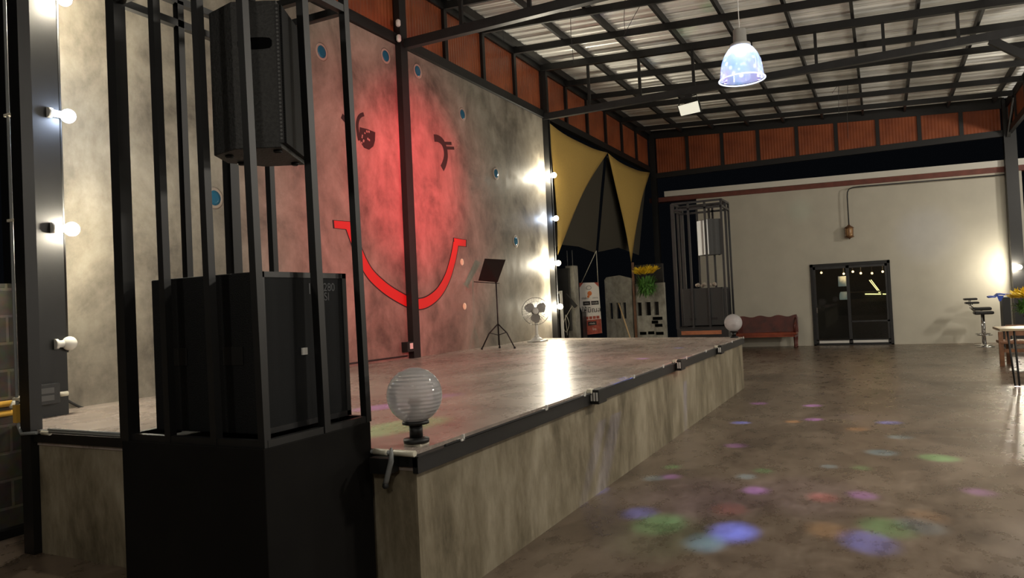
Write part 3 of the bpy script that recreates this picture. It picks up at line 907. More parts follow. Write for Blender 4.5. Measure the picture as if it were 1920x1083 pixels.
# subwoofers
def subwoofer(x0, x1, y0, y1, z0, z1, lab, far):
    o = (x0, y0, z0); t = thing('subwoofer', lab, 'speaker', o, 'subwoofers in the cages')
    cm = 'cab_black' if not far else 'cab_far'
    b = MB(o); b.box((x0, y0 + 0.012, z0 + 0.02), (x1, y1, z1)); b.build('cabinet', cm, t, bevel=0.006)
    b = MB(o)
    b.box((x0, y0, z0 + 0.02), (x0 + 0.03, y0 + 0.02, z1)); b.box((x1 - 0.03, y0, z0 + 0.02), (x1, y0 + 0.02, z1)); b.box((x0, y0, z1 - 0.025), (x1, y0 + 0.02, z1)); b.box((x0, y0, z0 + 0.02), (x1, y0 + 0.02, z0 + 0.045))
    b.build('grille_frame', 'steel_g' if not far else cm, t)
    b = MB(o); b.box((x0 + 0.03, y0 + 0.004, z0 + 0.045), (x1 - 0.03, y0 + 0.0125, z1 - 0.025)); b.build('grille', 'grille', t)
    for x, y in ((x0 + 0.06, y0 + 0.06), (x1 - 0.06, y0 + 0.06), (x0 + 0.06, y1 - 0.06), (x1 - 0.06, y1 - 0.06)):
        b = MB(o); b.lathe((x, y, z0), [(0.025, 0), (0.025, 0.021)], 12); b.build('foot', 'steel', t)
    # side handles in the face towards the camera
    for y in (y0 + 0.17, y1 - 0.17):
        b = MB(o); b.box((x0 - 0.004, y - 0.06, z0 + (0.32 if not far else 0.12)), (x0 + 0.001, y + 0.06, z0 + (0.40 if not far else 0.16))); b.build('side_handle', 'steel', t)
    return t


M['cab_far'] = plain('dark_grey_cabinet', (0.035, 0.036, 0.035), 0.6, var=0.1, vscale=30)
sub = subwoofer(2.35, 2.925, 2.39, 3.08, 0.977, 1.70, 'black subwoofer cabinet inside the nearest cage, resting on the black box', False)
rotx = (PI / 2, 0, 0)
M['badge'] = plain('dull_badge_print', (0.06, 0.065, 0.07), 0.5)
tube_text('280', 0.055, 'badge', (2.80, 2.3935, 1.630), rotx, sub, 'badge_number')
tube_text('SI', 0.055, 'badge', (2.78, 2.3935, 1.585), rotx, sub, 'badge_letters')
b = MB((2.35, 2.39, 0.977)); b.box((2.66, 2.3925, 1.60), (2.667, 2.3945, 1.65)); b.build('badge_bar', 'badge', sub)
c = on(571, 658, 'Y', 2.39)
b = MB((2.35, 2.39, 0.977)); b.box((c.x - 0.016, 2.386, c.z - 0.016), (c.x + 0.016, 2.3945, c.z + 0.016)); b.build('logo_plate', 'white_plastic', sub)
sub2 = subwoofer(13.53, 14.15, 2.56, 3.28, 0.96, 1.66, 'dark grey subwoofer cabinet inside the distant cage', True)


def top_speaker(A, t_, n_, wd, side, ch_in, ch_d, z0, z1, lab, mats):
    """trapezoid loudspeaker; A = plan point of left front corner, t_ along the front, n_ towards the back"""
    A = Vector((*A, 0)); t_ = Vector((*t_, 0)).normalized(); n_ = Vector((*n_, 0)).normalized()
    B = A + t_ * wd
    plan = [A, A + n_ * side, A + n_ * (side + ch_d) + t_ * ch_in, B + n_ * (side + ch_d) - t_ * ch_in, B + n_ * side, B]
    o = Vector((A.x, A.y, z0)); r = thing('top_speaker', lab, 'speaker', o, 'loudspeakers hung in the cages')
    b = MB(o); b.prism([(p.x, p.y, z0) for p in plan], (0, 0, z1 - z0)); b.build('cabinet', mats[0], r, bevel=0.004)
    Fp = [A - n_ * 0.022 + t_ * 0.006, A - n_ * 0.001 + t_ * 0.006, B - n_ * 0.001 - t_ * 0.006, B - n_ * 0.022 - t_ * 0.006]
    b = MB(o); b.prism([(p.x, p.y, z0 + 0.02) for p in Fp], (0, 0, z1 - z0 - 0.04)); b.build('grille', mats[1], r)
    # perforated return along the near edge
    b = MB(o); p = A - n_ * 0.012 + t_ * 0.003
    b.prism([(p.x, p.y, z0 + 0.02)] + [((p + n_ * 0.02).x, (p + n_ * 0.02).y, z0 + 0.02), ((p + n_ * 0.02 - t_ * 0.006).x, (p + n_ * 0.02 - t_ * 0.006).y, z0 + 0.02), ((p - t_ * 0.006).x, (p - t_ * 0.006).y, z0 + 0.02)], (0, 0, z1 - z0 - 0.04)); b.build('edge_rail', 'steel', r)
    b = MB(o); nh = 34
    for k in range(nh):
        z = z0 + 0.04 + (z1 - z0 - 0.08) * k / (nh - 1)
        c = A - n_ * 0.003 - t_ * 0.003
        b.lathe((c.x, c.y, z), [(0.0055, 0), (0.0055, 0.001)], 8, axis=-t_)
    b.build('edge_perforation', 'conduit_dk', r)
    # side handle
    c = A + n_ * (side * 0.5) - t_ * 0.0; zc = z0 + (z1 - z0) * 0.71
    b = MB(o); pts = []
    for k in range(16):
        a = 2 * PI * k / 16
        pts.append(c + n_ * (0.075 if side > 0.18 else 0.05) * max(-1, min(1, 1.25 * math.cos(a))) + Vector((0, 0, zc + 0.026 * max(-1, min(1, 1.2 * math.sin(a))))) - t_ * 0.001)
    b.prism(pts, tuple(-t_ * 0.002)); b.build('side_handle', 'hole', r)
    for u, v in ((0.15, 0.1), (0.85, 0.1), (0.3, 0.8), (0.7, 0.8)):
        c = A + t_ * wd * u + n_ * (side + ch_d) * v
        b = MB(o); b.lathe((c.x, c.y, z0 - 0.014), [(0.012, 0), (0.02, 0.006), (0.02, 0.0145)], 10); b.build('foot', 'steel', r)
    # hanging bracket up to the cage top
    return r, plan


M['conduit_dk'] = plain('worn_steel', (0.09, 0.09, 0.09), 0.45)
M['hole'] = plain('black_recess', (0.002, 0.002, 0.002), 0.9, spec=0.05)
ts, plan = top_speaker((2.468, 2.345), (0.88, 0.47), (-0.47, 0.88), 0.41, 0.20, 0.117, 0.141, 2.25, 2.91, 'black loudspeaker hanging inside the nearest cage above the subwoofer', ('cab_grey', 'grille'))
b = MB((2.468, 2.345, 2.25)); c = sum(plan, Vector()) / 6
b.box((c.x - 0.02, c.y - 0.02, 2.905), (c.x + 0.02, c.y + 0.02, 3.16)); b.bar((c.x, 2.32, 3.15), (c.x, 3.17, 3.15), 0.03); b.build('hanging_bracket', 'steel', ts)
M['cab_lit_tone'] = plain('cabinet_lit_tone', (0.50, 0.52, 0.54), 0.5)  # far speaker's lit side, the light put into its colour
Lp, Np, Rp = on(1308, 440, 'X', 14.0), on(1329, 440, 'X', 13.76), on(1353, 440, 'X', 13.92)
z1_, z0_ = 2.93, 2.27
o = Vector((Np.x, Np.y, z0_)); ts2 = thing('top_speaker', 'grey loudspeaker with one side coloured as lit, hanging inside the distant cage', 'speaker', o, 'loudspeakers hung in the cages')
bk = Vector((0.32, 0.02, 0))
pl = [Lp, Np, Rp, Rp + Vector((0.16, 0.08, 0)), Lp + Vector((0.12, -0.03, 0))]
b = MB(o); b.prism([(p.x, p.y, z0_) for p in pl], (0, 0, z1_ - z0_)); b.build('cabinet', 'cab_far', ts2)
fn = (Np - Lp).cross(Vector((0, 0, 1))).normalized(); fn = fn if fn.x < 0 else -fn
b = MB(o); b.prism([(Lp.lerp(Np, 0.03) + fn * 0.001).xy.to_3d() + Vector((0, 0, z0_ + 0.01)), (Lp.lerp(Np, 0.97) + fn * 0.001).xy.to_3d() + Vector((0, 0, z0_ + 0.01)), (Lp.lerp(Np, 0.97) + fn * 0.001).xy.to_3d() + Vector((0, 0, z1_ - 0.01)), (Lp.lerp(Np, 0.03) + fn * 0.001).xy.to_3d() + Vector((0, 0, z1_ - 0.01))], fn * 0.012); b.build('grille', 'cab_lit_tone', ts2)
b = MB(o)
for u in (0.3, 0.7):
    c = Np.lerp(Rp, u); b.lathe((c.x + 0.05, c.y, z0_ - 0.015), [(0.014, 0), (0.02, 0.006), (0.02, 0.0155)], 10)
b.build('feet', 'steel', ts2)
b = MB(o); c = (Lp + Rp) / 2 + Vector((0.05, 0, 0)); b.box((c.x - 0.02, c.y - 0.02, z1_ - 0.002), (c.x + 0.02, c.y + 0.02, 3.24)); b.bar((c.x, 2.5, 3.23), (c.x, 3.38, 3.23), 0.03); b.build('hanging_bracket', 'steel_g', ts2)
# pale bundle of cloth on the far subwoofer
b = MB((13.75, 2.95, 1.66))
for k in range(16):
    b.sphere((13.7 + 0.12 * random.random(), 2.72 + 0.36 * random.random(), 1.70 + 0.03 * random.random()), 0.02 + 0.018 * random.random(), 8, 6)
tag(b.build('cable_bundle', 'ring'), 'small pale crumpled bundle on top of the distant subwoofer', 'bundle')

# ------------------------------------------------------------------ globe lamps on stage corners


def globe_lamp(c, lab):
    x, y, z = c; t = thing('globe_lamp', lab, 'lamp', c, 'clear globe lamps at stage corners')
    b = MB(c); b.lathe(c, [(0.064, 0), (0.066, 0.008), (0.066, 0.02), (0.035, 0.026)], 28); b.build('lower_flange', 'steel', t)
    b = MB(c); b.lathe((x, y, z + 0.024), [(0.034, 0), (0.034, 0.066)], 24); b.build('stem', 'steel', t)
    b = MB(c); b.lathe((x, y, z + 0.088), [(0.035, 0), (0.068, 0.006), (0.068, 0.022), (0.05, 0.024)], 28); b.build('upper_flange', 'steel', t)
    b = MB(c); b.lathe((x, y, z + 0.11), [(0.045, 0), (0.042, 0.03), (0.026, 0.045), (0.024, 0.085)], 20); sk = b.build('lamp_socket', 'grey_dark', t)
    b = MB(c); b.lathe((x, y, z + 0.19), [(0.02, 0), (0.036, 0.008), (0.036, 0.02), (0.018, 0.03)], 20); b.build('bulb_collar', 'wood', t)
    b = MB(c); R = 0.141; cz = z + 0.105 + R * 0.955
    b.lathe((x, y, cz), [(R * math.sin(a), -R * math.cos(a)) for a in [0.34 + (PI - 0.34) * i / 26 for i in range(27)]], 40, cap=False)
    b.build('globe', 'globe', t)
    return t


M['grey_dark'] = plain('dark_grey_plastic', (0.06, 0.06, 0.065), 0.5)
g1 = globe_lamp((3.13, 2.15, ST + 0.012), 'clear globe lamp at the near corner of the stage, right of the big cage')
dup(g1, (12.2, 2.165, ST + 0.001), 'distant clear globe lamp at the far front corner of the stage')
b = MB((3.13, 2.15, ST)); b.box((3.09, 2.10, ST), (3.17, 2.20, ST + 0.013)); tag(b.build('lamp_pad', 'white_pvc'), 'small pale mounting pad under the near globe lamp', 'pad')

# ------------------------------------------------------------------ edge conduits, boxes and clips
b = MB((2.97, 2.3, 0.8)); b.tube([(2.955, 2.10, 0.812), (2.955, 2.4, 0.813), (2.955, 5.0, 0.822)], 0.011, 8)
tag(b.build('edge_conduit', 'conduit'), 'grey conduit running along the near short edge of the stage', 'conduit')
b = MB((2.95, 4.3, 0.835)); b.tube([(2.945, 4.15, 0.836), (2.945, 4.9, 0.838)], 0.008, 8)
tag(b.build('edge_conduit', 'conduit'), 'second thinner grey conduit near the left end of stage edge', 'conduit')
for y0, y1, lab in ((2.20, 2.28, 'cream pipe coupling on stage edge, left of near globe lamp'), (2.04, 2.16, 'cream pipe coupling on the near stage corner below the globe lamp'), (4.90, 4.98, 'cream pipe coupling at the left end of the stage edge conduit')):
    b = MB((2.955, y0, 0.815)); b.tube([(2.953, y0, 0.813), (2.953, y0 + 0.01, 0.813), (2.953, y1, 0.814)], 0.016, 12)
    tag(b.build('pipe_coupling', 'white_pvc'), lab, 'pipe coupling', 'cream couplings along the stage edge')
t = thing('junction_box', 'black junction box on the near stage edge beside the big cage', 'junction box', (2.94, 2.14, 0.73), 'boxes on the stage edge')
b = MB((2.94, 2.14, 0.73)); b.box((2.88, 2.145, 0.722), (2.962, 2.26, 0.80)); b.build('box_body', 'steel', t, bevel=0.004)
b = MB((2.94, 2.14, 0.73)); b.tube([(2.90, 2.14, 0.845), (2.88, 2.125, 0.825), (2.875, 2.125, 0.79), (2.89, 2.165, 0.70), (2.89, 2.175, 0.675)], [0.006, 0.010, 0.013, 0.013, 0.013], 8)
tag(b.build('cable_tail', 'conduit'), 'short grey cable tail with black tip hanging over the stage edge', 'cable')
b = MB((2.94, 2.14, 0.68)); b.lathe((2.89, 2.174, 0.655), [(0.012, 0), (0.017, 0.01), (0.014, 0.025)], 10); tag(b.build('cable_tip', 'cable'), 'black plug tip at the end of the hanging grey cable', 'plug')
for x, z, n, lab in ((5.40, 0.775, 2, 'socket box on the front edge strip, nearest of three'), (7.98, 0.775, 1, 'socket box on the front edge strip, middle of three'), (10.2, 0.775, 1, 'socket box on the front edge strip, farthest of three')):
    o = (x, SF - 0.04, z); t = thing('socket_box', lab, 'socket', o, 'socket boxes on the stage front')
    b = MB(o); b.box((x - 0.09, SF - 0.105, z - 0.055), (x + 0.09, SF - 0.036, z + 0.055)); b.build('box_body', 'steel', t, bevel=0.005)
    for k in range(n + 1):
        b = MB(o); b.box((x - 0.093, SF - 0.097 + 0.022 * k, z - 0.03), (x - 0.089, SF - 0.083 + 0.022 * k, z + 0.035)); b.build('socket_plate', 'white_plastic', t)
    b = MB(o); b.box((x - 0.12, SF - 0.055, z + 0.03), (x - 0.06, SF - 0.02, z + 0.062)); b.build('cable_gland', 'white_pvc', t)
for i, x in enumerate([3.36, 4.45, 5.15, 6.37, 7.36, 8.35, 9.39, 11.2, 12.2]):
    b = MB((x, SF - 0.03, 0.80)); b.box((x - 0.016, SF - 0.058, 0.802), (x + 0.016, SF - 0.025, 0.812)); b.box((x + 0.006, SF - 0.058, 0.802), (x + 0.018, SF - 0.045, 0.835))
    tag(b.build('cable_clip', 'white_plastic'), 'small white clip on the stage front strip, %s from the camera' % ORD[i].replace('nearest', 'first'), 'clip', 'white clips along the stage front')
b = MB((3, SF - 0.04, 0.8)); b.tube([(3.2, SF - 0.045, 0.806), (8, SF - 0.045, 0.806), (12.3, SF - 0.045, 0.806)], 0.008, 6)
tag(b.build('front_conduit', 'cable'), 'black conduit lying along the front edge strip of the stage', 'conduit')
# pipe and box on the left column
b = MB((2.9, 5.3, 0.8)); b.tube([(2.96, 5.262, 6.2), (2.96, 5.262, 1.0), (2.955, 5.25, 0.85), (2.935, 5.18, 0.80), (2.93, 5.0, 0.815)], 0.011, 8)
tag(b.build('post_conduit', 'conduit'), 'grey conduit running down the left post and onto the stage edge', 'conduit')
for i, (z, lab) in enumerate(((2.95, 'upper pale clip on the left post conduit'), (2.23, 'middle pale clip on the left post conduit'), (1.02, 'lowest pale clip on the left post conduit'))):
    b = MB((2.89, 5.28, z)); b.box((2.945, 5.22, z), (2.972, 5.29, z + 0.018)); tag(b.build('pipe_clip', 'white_pvc'), lab, 'clip', 'clips on the post conduit')
o = (3.34, 5.6, 1.0); t = thing('junction_box', 'grey junction box on the black column above the stage left corner', 'junction box', o, None)
b = MB(o); b.box((3.30, 5.66, 0.92), (3.50, 5.718, 1.075)); b.build('box_body', 'steel_g', t, bevel=0.005)
for k in range(2):
    b = MB(o); b.box((3.35, 5.652, 0.95 + 0.055 * k), (3.45, 5.661, 0.99 + 0.055 * k)); b.build('box_label', 'conduit_dk', t)
b = MB(o); b.tube([(3.12, 5.62, 0.945), (3.17, 5.66, 0.985), (3.24, 5.68, 0.995), (3.30, 5.69, 0.995)], [0.013, 0.016, 0.024, 0.024], 10); b.build('cable_gland', 'white_pvc', t)
b = MB(o); b.tube([(3.50, 5.69, 0.985), (3.57, 5.68, 0.985)], 0.019, 10); b.build('cable_gland', 'white_pvc', t)
pts = [on(x, y, 'Y', 6.06) for x, y in ((122, 747), (140, 758), (160, 765), (190, 763), (240, 756), (300, 749))] + [Vector((7, 6.07, 0.86)), Vector((8.7, 6.07, 0.86))]
b = MB(pts[0]); b.tube(smooth_line(pts, 4), 0.011, 8); tag(b.build('wall_cable', 'cable'), 'black cable from the junction box along the foot of the wall', 'cable')
o = (8.75, 5.9, 0.9); t = thing('socket_box', 'small black socket box at the foot of the column on stage', 'socket', o)
b = MB(o); b.box((8.60, 5.99, 0.92), (8.76, 6.088, 1.06)); b.build('box_body', 'steel', t); b = MB(o); b.box((8.66, 5.982, 0.96), (8.73, 5.992, 1.04)); b.build('socket_plate', 'white_plastic', t)
for dz, lab in ((5.62, 'upper pale bulb holder on the column top'), (5.40, 'lower pale bulb holder on the column top')):
    b = MB((8.78, 5.85, dz)); b.lathe((8.72, 5.99, dz - 0.05), [(0.02, 0), (0.035, 0.02), (0.035, 0.08), (0.02, 0.1)], 12); tag(b.build('bulb_holder', 'white_plastic'), lab, 'bulb holder', 'pale holders at the column top')
for i, y in enumerate((0.89, 0.96)):
    b = MB((2, 5.75, y)); b.tube([(-3, 5.755, y - 0.01), (3.2, 5.755, y)], 0.022, 10)
    tag(b.build('yellow_pipe', 'yellow_pvc'), ['lower', 'upper'][i] + ' yellow pipe along the block wall at the left picture edge', 'pipe', 'yellow pipes on the block wall')
b = MB((2.9, 5.27, 0.93)); b.box((2.94, 5.242, 0.87), (2.98, 5.282, 0.99)); tag(b.build('pipe_joint', 'yellow_pvc'), 'yellow pipe joint on the conduit beside the left post', 'pipe coupling')
for i, z in enumerate((1.55, 1.35, 1.15)):
    b = MB((2.9, 5.72, z)); b.box((3.0, 5.70, z), (3.09, 5.779, z + 0.09)); tag(b.build('wall_bracket', 'steel'), ['upper', 'middle', 'lower'][i] + ' black bracket on the block wall beside the conduit', 'bracket', 'black brackets on the block wall')

# ------------------------------------------------------------------ music stand
o = Vector((10.52, 5.55, ST)); t = thing('music_stand', 'black tripod music stand on the stage in front of the wall', 'music stand', o)
b = MB(o); b.tube([o + Vector((0, 0, 0.06)), o + Vector((0, 0, 1.12))], 0.012, 8); b.build('pole', 'steel', t)
for dx, dy in ((-0.12, 0.25), (0.17, 0.08), (0.0, -0.28)):
    b = MB(o); b.tube([o + Vector((0, 0, 0.40)), o + Vector((dx * 0.55, dy * 0.55, 0.25)), o + Vector((dx, dy, 0.012))], 0.011, 6); b.bar(o + Vector((0, 0, 0.22)), o + Vector((dx * 0.5, dy * 0.5, 0.26)), 0.012)
    lg = b.build('leg', 'steel', t)
    b = MB(o); b.lathe(o + Vector((dx, dy, 0)), [(0.018, 0), (0.018, 0.03)], 8); b.build('rubber_foot', 'steel', lg)
b = MB(o); q = [on(x, y, 'Y', yy) for x, y, yy in ((897, 526, 5.78), (933, 529, 5.42), (948, 487, 5.50), (909, 485, 5.86))]
b.prism(q, (0.012, 0.008, 0.006)); b.build('desk', 'steel', t)
b = MB(o); b.bar(on(890, 528, 'Y', 5.84), on(935, 531, 'Y', 5.41), 0.06, 0.012); b.build('desk_lip', 'steel', t)
b = MB(o); b.tube([o + Vector((0, 0, 1.05)), o + Vector((0.03, 0.03, 1.17))], 0.02, 8); b.build('tilt_clamp', 'steel', t)

# ------------------------------------------------------------------ pedestal fan
o = Vector((12.35, 5.72, ST)); t = thing('pedestal_fan', 'white pedestal fan on the stage by the right end of the wall', 'fan', o)
b = MB(o); b.prism([o + Vector(p) for p in ((-0.17, 0.13, 0.001), (0.17, 0.13, 0.001), (0.17, -0.15, 0.001), (-0.17, -0.15, 0.001))], (0, 0, 0.025)); b.lathe(o + Vector((0, 0, 0.025)), [(0.13, 0), (0.10, 0.03), (0.05, 0.06), (0.035, 0.1)], 20); b.build('base', 'white_plastic', t, bevel=0.01)
b = MB(o); b.lathe(o + Vector((0, 0, 0.1)), [(0.032, 0), (0.026, 0.15), (0.024, 0.30)], 16); b.build('stem', 'white_plastic', t)
hc = o + Vector((-0.05, -0.02, 0.56)); ax = Vector((-0.9, -0.42, 0.05)).normalized()
b = MB(o); b.lathe(hc - ax * 0.02, [(0.05, -0.16), (0.07, -0.12), (0.075, -0.02), (0.05, 0.0)], 20, axis=ax); b.build('motor_housing', 'grey_dark', t)
a1 = ax.cross(Vector((0, 0, 1))).normalized(); a2 = a1.cross(ax)
for sgn, nm in ((1, 'front_guard'), (-1, 'rear_guard')):
    b = MB(o); R = 0.25
    for k in range(30):
        a = 2 * PI * k / 30; dd = a1 * math.cos(a) + a2 * math.sin(a)
        b.tube([hc + ax * (0.03 + sgn * 0.06) + dd * 0.05, hc + ax * (0.03 + sgn * 0.055) + dd * R * 0.7, hc + ax * 0.03 + dd * R], 0.0018, 4)
    for rr_, dd_ in ((R, 0.0), (R * 0.7, 0.055)):
        b.tube([hc + ax * (0.03 + sgn * dd_) + (a1 * math.cos(2 * PI * k / 32) + a2 * math.sin(2 * PI * k / 32)) * rr_ for k in range(33)], 0.005 if rr_ == R else 0.002, 5)
    b.build(nm, 'chrome', t)
b = MB(o); b.lathe(hc + ax * 0.085, [(0.055, 0), (0.055, 0.012), (0.03, 0.018)], 24, axis=ax); b.build('guard_badge', 'white_plastic', t)
for k in range(3):
    a0 = 2 * PI * k / 3 + 0.4; L_, R_ = [], []
    for i in range(8):
        r = 0.04 + 0.175 * i / 7; wv = 0.09 * math.sin(PI * (0.15 + 0.8 * i / 7)) + 0.02
        d0 = a1 * math.cos(a0) + a2 * math.sin(a0); d1 = a1 * -math.sin(a0) + a2 * math.cos(a0)
        L_.append(hc + ax * 0.015 + d0 * r + d1 * wv - ax * 0.015); R_.append(hc + ax * 0.03 + d0 * r - d1 * wv * 0.6 + ax * 0.015)
    b = MB(o); b.strip(L_, R_, ax * 0.003); b.build('blade', 'fan_blade', t) if 'fan_blade' in M else b.build('blade', 'grey_plastic', t)

# ------------------------------------------------------------------ shade sails and dark shade nets


def sail(name, corners, conc, mat, lab, cat, grp, bulge=0.15, n=14):
    """three-cornered cloth, edges drawn inwards by conc, belly towards the hall"""
    A, B, D = [Vector(p) for p in corners]; q = MB(A); cen = (A + B + D) / 3; V = {}
    for i in range(n + 1):
        for j in range(n + 1 - i):
            u, v = i / n, j / n; w_ = 1 - u - v
            p = A * w_ + B * u + D * v
            pull = conc[0] * 4 * w_ * u * (1 - v) ** 2 + conc[1] * 4 * u * v * (1 - w_) ** 2 + conc[2] * 4 * v * w_ * (1 - u) ** 2
            p = p.lerp(cen, min(pull, 0.9)) + Vector((0.0, -1, 0)) * bulge * 27 * u * v * w_ + Vector((0, 0.02 * math.sin(9 * u + 5 * v), 0))
            V[i, j] = q.bm.verts.new(p - q.o)
    for i in range(n):
        for j in range(n - i):
            q.bm.faces.new((V[i, j], V[i + 1, j], V[i, j + 1])).smooth = True
            if i + j < n - 1: q.bm.faces.new((V[i + 1, j], V[i + 1, j + 1], V[i, j + 1])).smooth = True
    ob = q.build(name, mat); md = ob.modifiers.new('cloth', 'SOLIDIFY'); md.thickness = 0.004
    return tag(ob, lab, cat, grp)


Ys = 6.04
sail('shade_sail', [on(1028, 229, 'Y', Ys), on(1140, 286, 'Y', Ys), on(1044, 478, 'Y', Ys)], (0.12, 0.20, 0.12), 'sail', 'larger mustard yellow triangular cloth hanging right of the cement wall', 'shade sail', 'mustard yellow shade sails')
sail('shade_sail', [on(1140, 287, 'Y', Ys), on(1219, 323, 'Y', Ys), on(1182, 492, 'Y', Ys)], (0.14, 0.16, 0.12), 'sail', 'smaller mustard yellow triangular cloth beside the far corner column', 'shade sail', 'mustard yellow shade sails')


def net(pp, y, lab):
    q = MB(on(*pp[0], 'Y', y)); q.prism([on(a, c, 'Y', y) for a, c in pp], (0, 0.005, 0))
    tag(q.build('shade_net', 'tarp'), lab, 'shade net', 'dark nets behind the sails')


net([(1030, 240), (1133, 292), (1126, 360), (1117, 474), (1085, 462), (1050, 458), (1036, 468)], 6.22, 'dark olive shade net behind the larger yellow sail')
net([(1138, 292), (1212, 330), (1205, 400), (1198, 478), (1160, 464), (1122, 472), (1131, 370)], 6.22, 'dark olive shade net behind the smaller yellow sail')

# ------------------------------------------------------------------ yard behind the stage end


def slab_with_slots(x, ya, yb, zt, slots, lab, top=None, th=0.12):
    o = (x, yb, 0); t = thing('concrete_slab', lab, 'concrete slab', o, 'old concrete slabs beyond the stage')
    b = MB(o); z = sorted({0.0, zt} | {s[2] for s in slots} | {s[3] for s in slots})
    s0, s1 = slots[0][2], slots[0][3]
    b.box((x, yb, 0.001), (x + th, ya, s0)); b.box((x, yb, s1), (x + th, ya, zt))
    edge = [yb] + [v for s in sorted(slots, key=lambda s: s[0]) for v in (s[0], s[1])] + [ya]
    for k in range(0, len(edge), 2): b.box((x, edge[k], s0), (x + th, edge[k + 1], s1))
    ob = b.build('slab_body', 'slab', t)
    if top:
        b = MB(o); b.prism([(x, yb, zt), (x, ya, zt), (x, ya - 0.05, zt + 0.06), (x, yb + 0.3, zt + 0.09)], (th, 0, 0)); b.build('slab_top', 'slab', t)
    return t


def yz(px, py, X):
    p = on(px, py, 'X', X); return p.y, p.z


X = 17.0
sl = []
for a, c in ((1143, 1149), (1156, 1164), (1169, 1174)):
    sl.append((yz(c, 585, X)[0], yz(a, 585, X)[0], yz(a, 598, X)[1], yz(a, 568, X)[1]))
sl = [(s[0], s[1], sl[0][2], sl[0][3]) for s in sl]
slab_with_slots(X, 6.0, 5.33, 2.02, sl, 'grey concrete slab with slots behind the stage, left of the hanging plant', True)
sl = []
for a, c in ((1194, 1202), (1209, 1219), (1225, 1234)):
    sl.append((yz(c, 578, X)[0], yz(a, 578, X)[0], yz(a, 592, X)[1], yz(a, 567, X)[1]))
sl = [(s[0], s[1], sl[0][2], sl[0][3]) for s in sl]
slab_with_slots(X + 0.05, 5.27, 4.56, 1.88, sl, 'grey concrete slab with slots and brick pattern below the hanging plant')
b = MB((X, 4.6, 0.6))
for px_0, py_0, wd_ in ((1224, 594, 18), (1222, 601, 12), (1228, 607, 14), (1200, 622, 12), (1215, 621, 12), (1230, 622, 14)):
    p0 = on(px_0, py_0, 'X', X + 0.04); p1 = on(px_0 + wd_, py_0 + 5, 'X', X + 0.04); b.box((X + 0.035, p1.y, p1.z), (X + 0.049, p0.y, p0.z))
tag(b.build('slab_gaps', 'hole'), 'black openings between the bricks under the hanging plant', 'openings')
p0 = on(1190, 497, 'X', 17.4); p1 = on(1242, 500, 'X', 17.4)
b = MB((17.4, p1.y, 0)); b.box((17.4, p1.y, 0), (17.5, p0.y, p0.z)); tag(b.build('dark_board', 'shelf_dark'), 'tall dark board standing behind the hanging plant', 'board')
b = MB((17.0, 5.3, 0)); P0 = on(1186, 492, 'X', 17.0); b.bar((17.0, P0.y, 0), P0, 0.05); tag(b.build('wood_prop', 'wood'), 'thin upright prop between the two concrete slabs', 'prop')
P0 = on(1160, 568, 'X', 16.6); P1 = on(1180, 629, 'X', 16.4)
d = (P1 - P0); P2 = P0 + d * ((P0.z - 0.0) / (P0.z - P1.z))
b = MB(P0); b.tube([P0, P2], 0.017, 8); tag(b.build('broom_stick', 'stick'), 'pale stick leaning against the left concrete slab', 'stick')
# concrete pillar stub with rebar
p = on(1069, 498, 'X', 15.2)
t = thing('concrete_pillar', 'unfinished concrete pillar with bare rebar beyond the wall end', 'pillar', (15.2, p.y, 0))
b = MB((15.2, p.y, 0)); b.box((15.15, p.y - 0.1, 0), (15.4, p.y + 0.1, p.z)); b.build('pillar_body', 'slab', t, bevel=0.01)
for dx, dy in ((0, -0.06), (0, 0.06), (0.15, 0.0)):
    b = MB((15.2, p.y, 0)); b.tube([(15.2 + dx, p.y + dy, p.z - 0.1), (15.2 + dx, p.y + dy, p.z + 0.34)], 0.008, 6); b.build('rebar', 'conduit_dk', t)
p = on(1049, 545, 'X', 14.6); p2 = on(1053, 632, 'X', 14.6)
b = MB((14.6, p.y, 0)); b.bar((14.6, p.y - 0.03, 0), (14.6, p.y - 0.03, p.z), 0.05); b.bar((14.6, p.y - 0.03, p.z - 0.03), (14.6, p.y + 0.12, p.z - 0.05), 0.05)
tag(b.build('white_frame', 'white_plastic'), 'white upright frame beside the lowest bulb at the wall end', 'frame')
p = on(1050, 520, 'X', 14.9)
b = MB((14.9, p.y, 0)); b.box((14.98, p.y - 0.16, 0.9), (15.08, p.y + 0.14, p.z + 0.2)); b.bar((15.03, p.y, 0), (15.03, p.y, 0.9), 0.05)
tag(b.build('equipment_cabinet', 'steel_g'), 'dark metal cabinet in the gloom behind the wall end bulbs', 'cabinet')
p = [on(x, y, 'X', 14.9) for x, y in ((1075, 570), (1060, 596), (1056, 612), (1062, 622), (1067, 606), (1060, 590), (1064, 628))]
b = MB(p[0]); b.tube(smooth_line(p, 4), 0.008, 6); tag(b.build('rope_loop', 'rope'), 'loop of pale rope hanging below the dark strut', 'rope')
p = [on(x, y, 'X', 14.9) for x, y in ((1060, 552), (1080, 575))]
b = MB(p[0]); b.bar(p[0], p[1], 0.07); tag(b.build('dark_strut', 'steel_g'), 'dark slanting strut between the wall end and the banner', 'strut')
p = [on(x, y, 'X', 15.6) for x, y in ((1038, 640), (1085, 640))]
for i, (xa, ya_, xb, yb_) in enumerate(((1040, 590, 1058, 632), (1064, 618, 1075, 630), (1082, 585, 1094, 632))):
    a_ = on(xa, ya_, 'X', 15.7); c_ = on(xb, yb_, 'X', 15.7)
    b = MB((15.7, c_.y, 0)); b.box((15.7, c_.y, 0), (15.95, a_.y, a_.z)); tag(b.build('storage_box', 'steel_g'), ['dark box below the lowest wall end bulb', 'small dark box at the foot of the rebar pillar', 'dark box just left of the banner'][i], 'box', 'dark boxes beyond the stage')

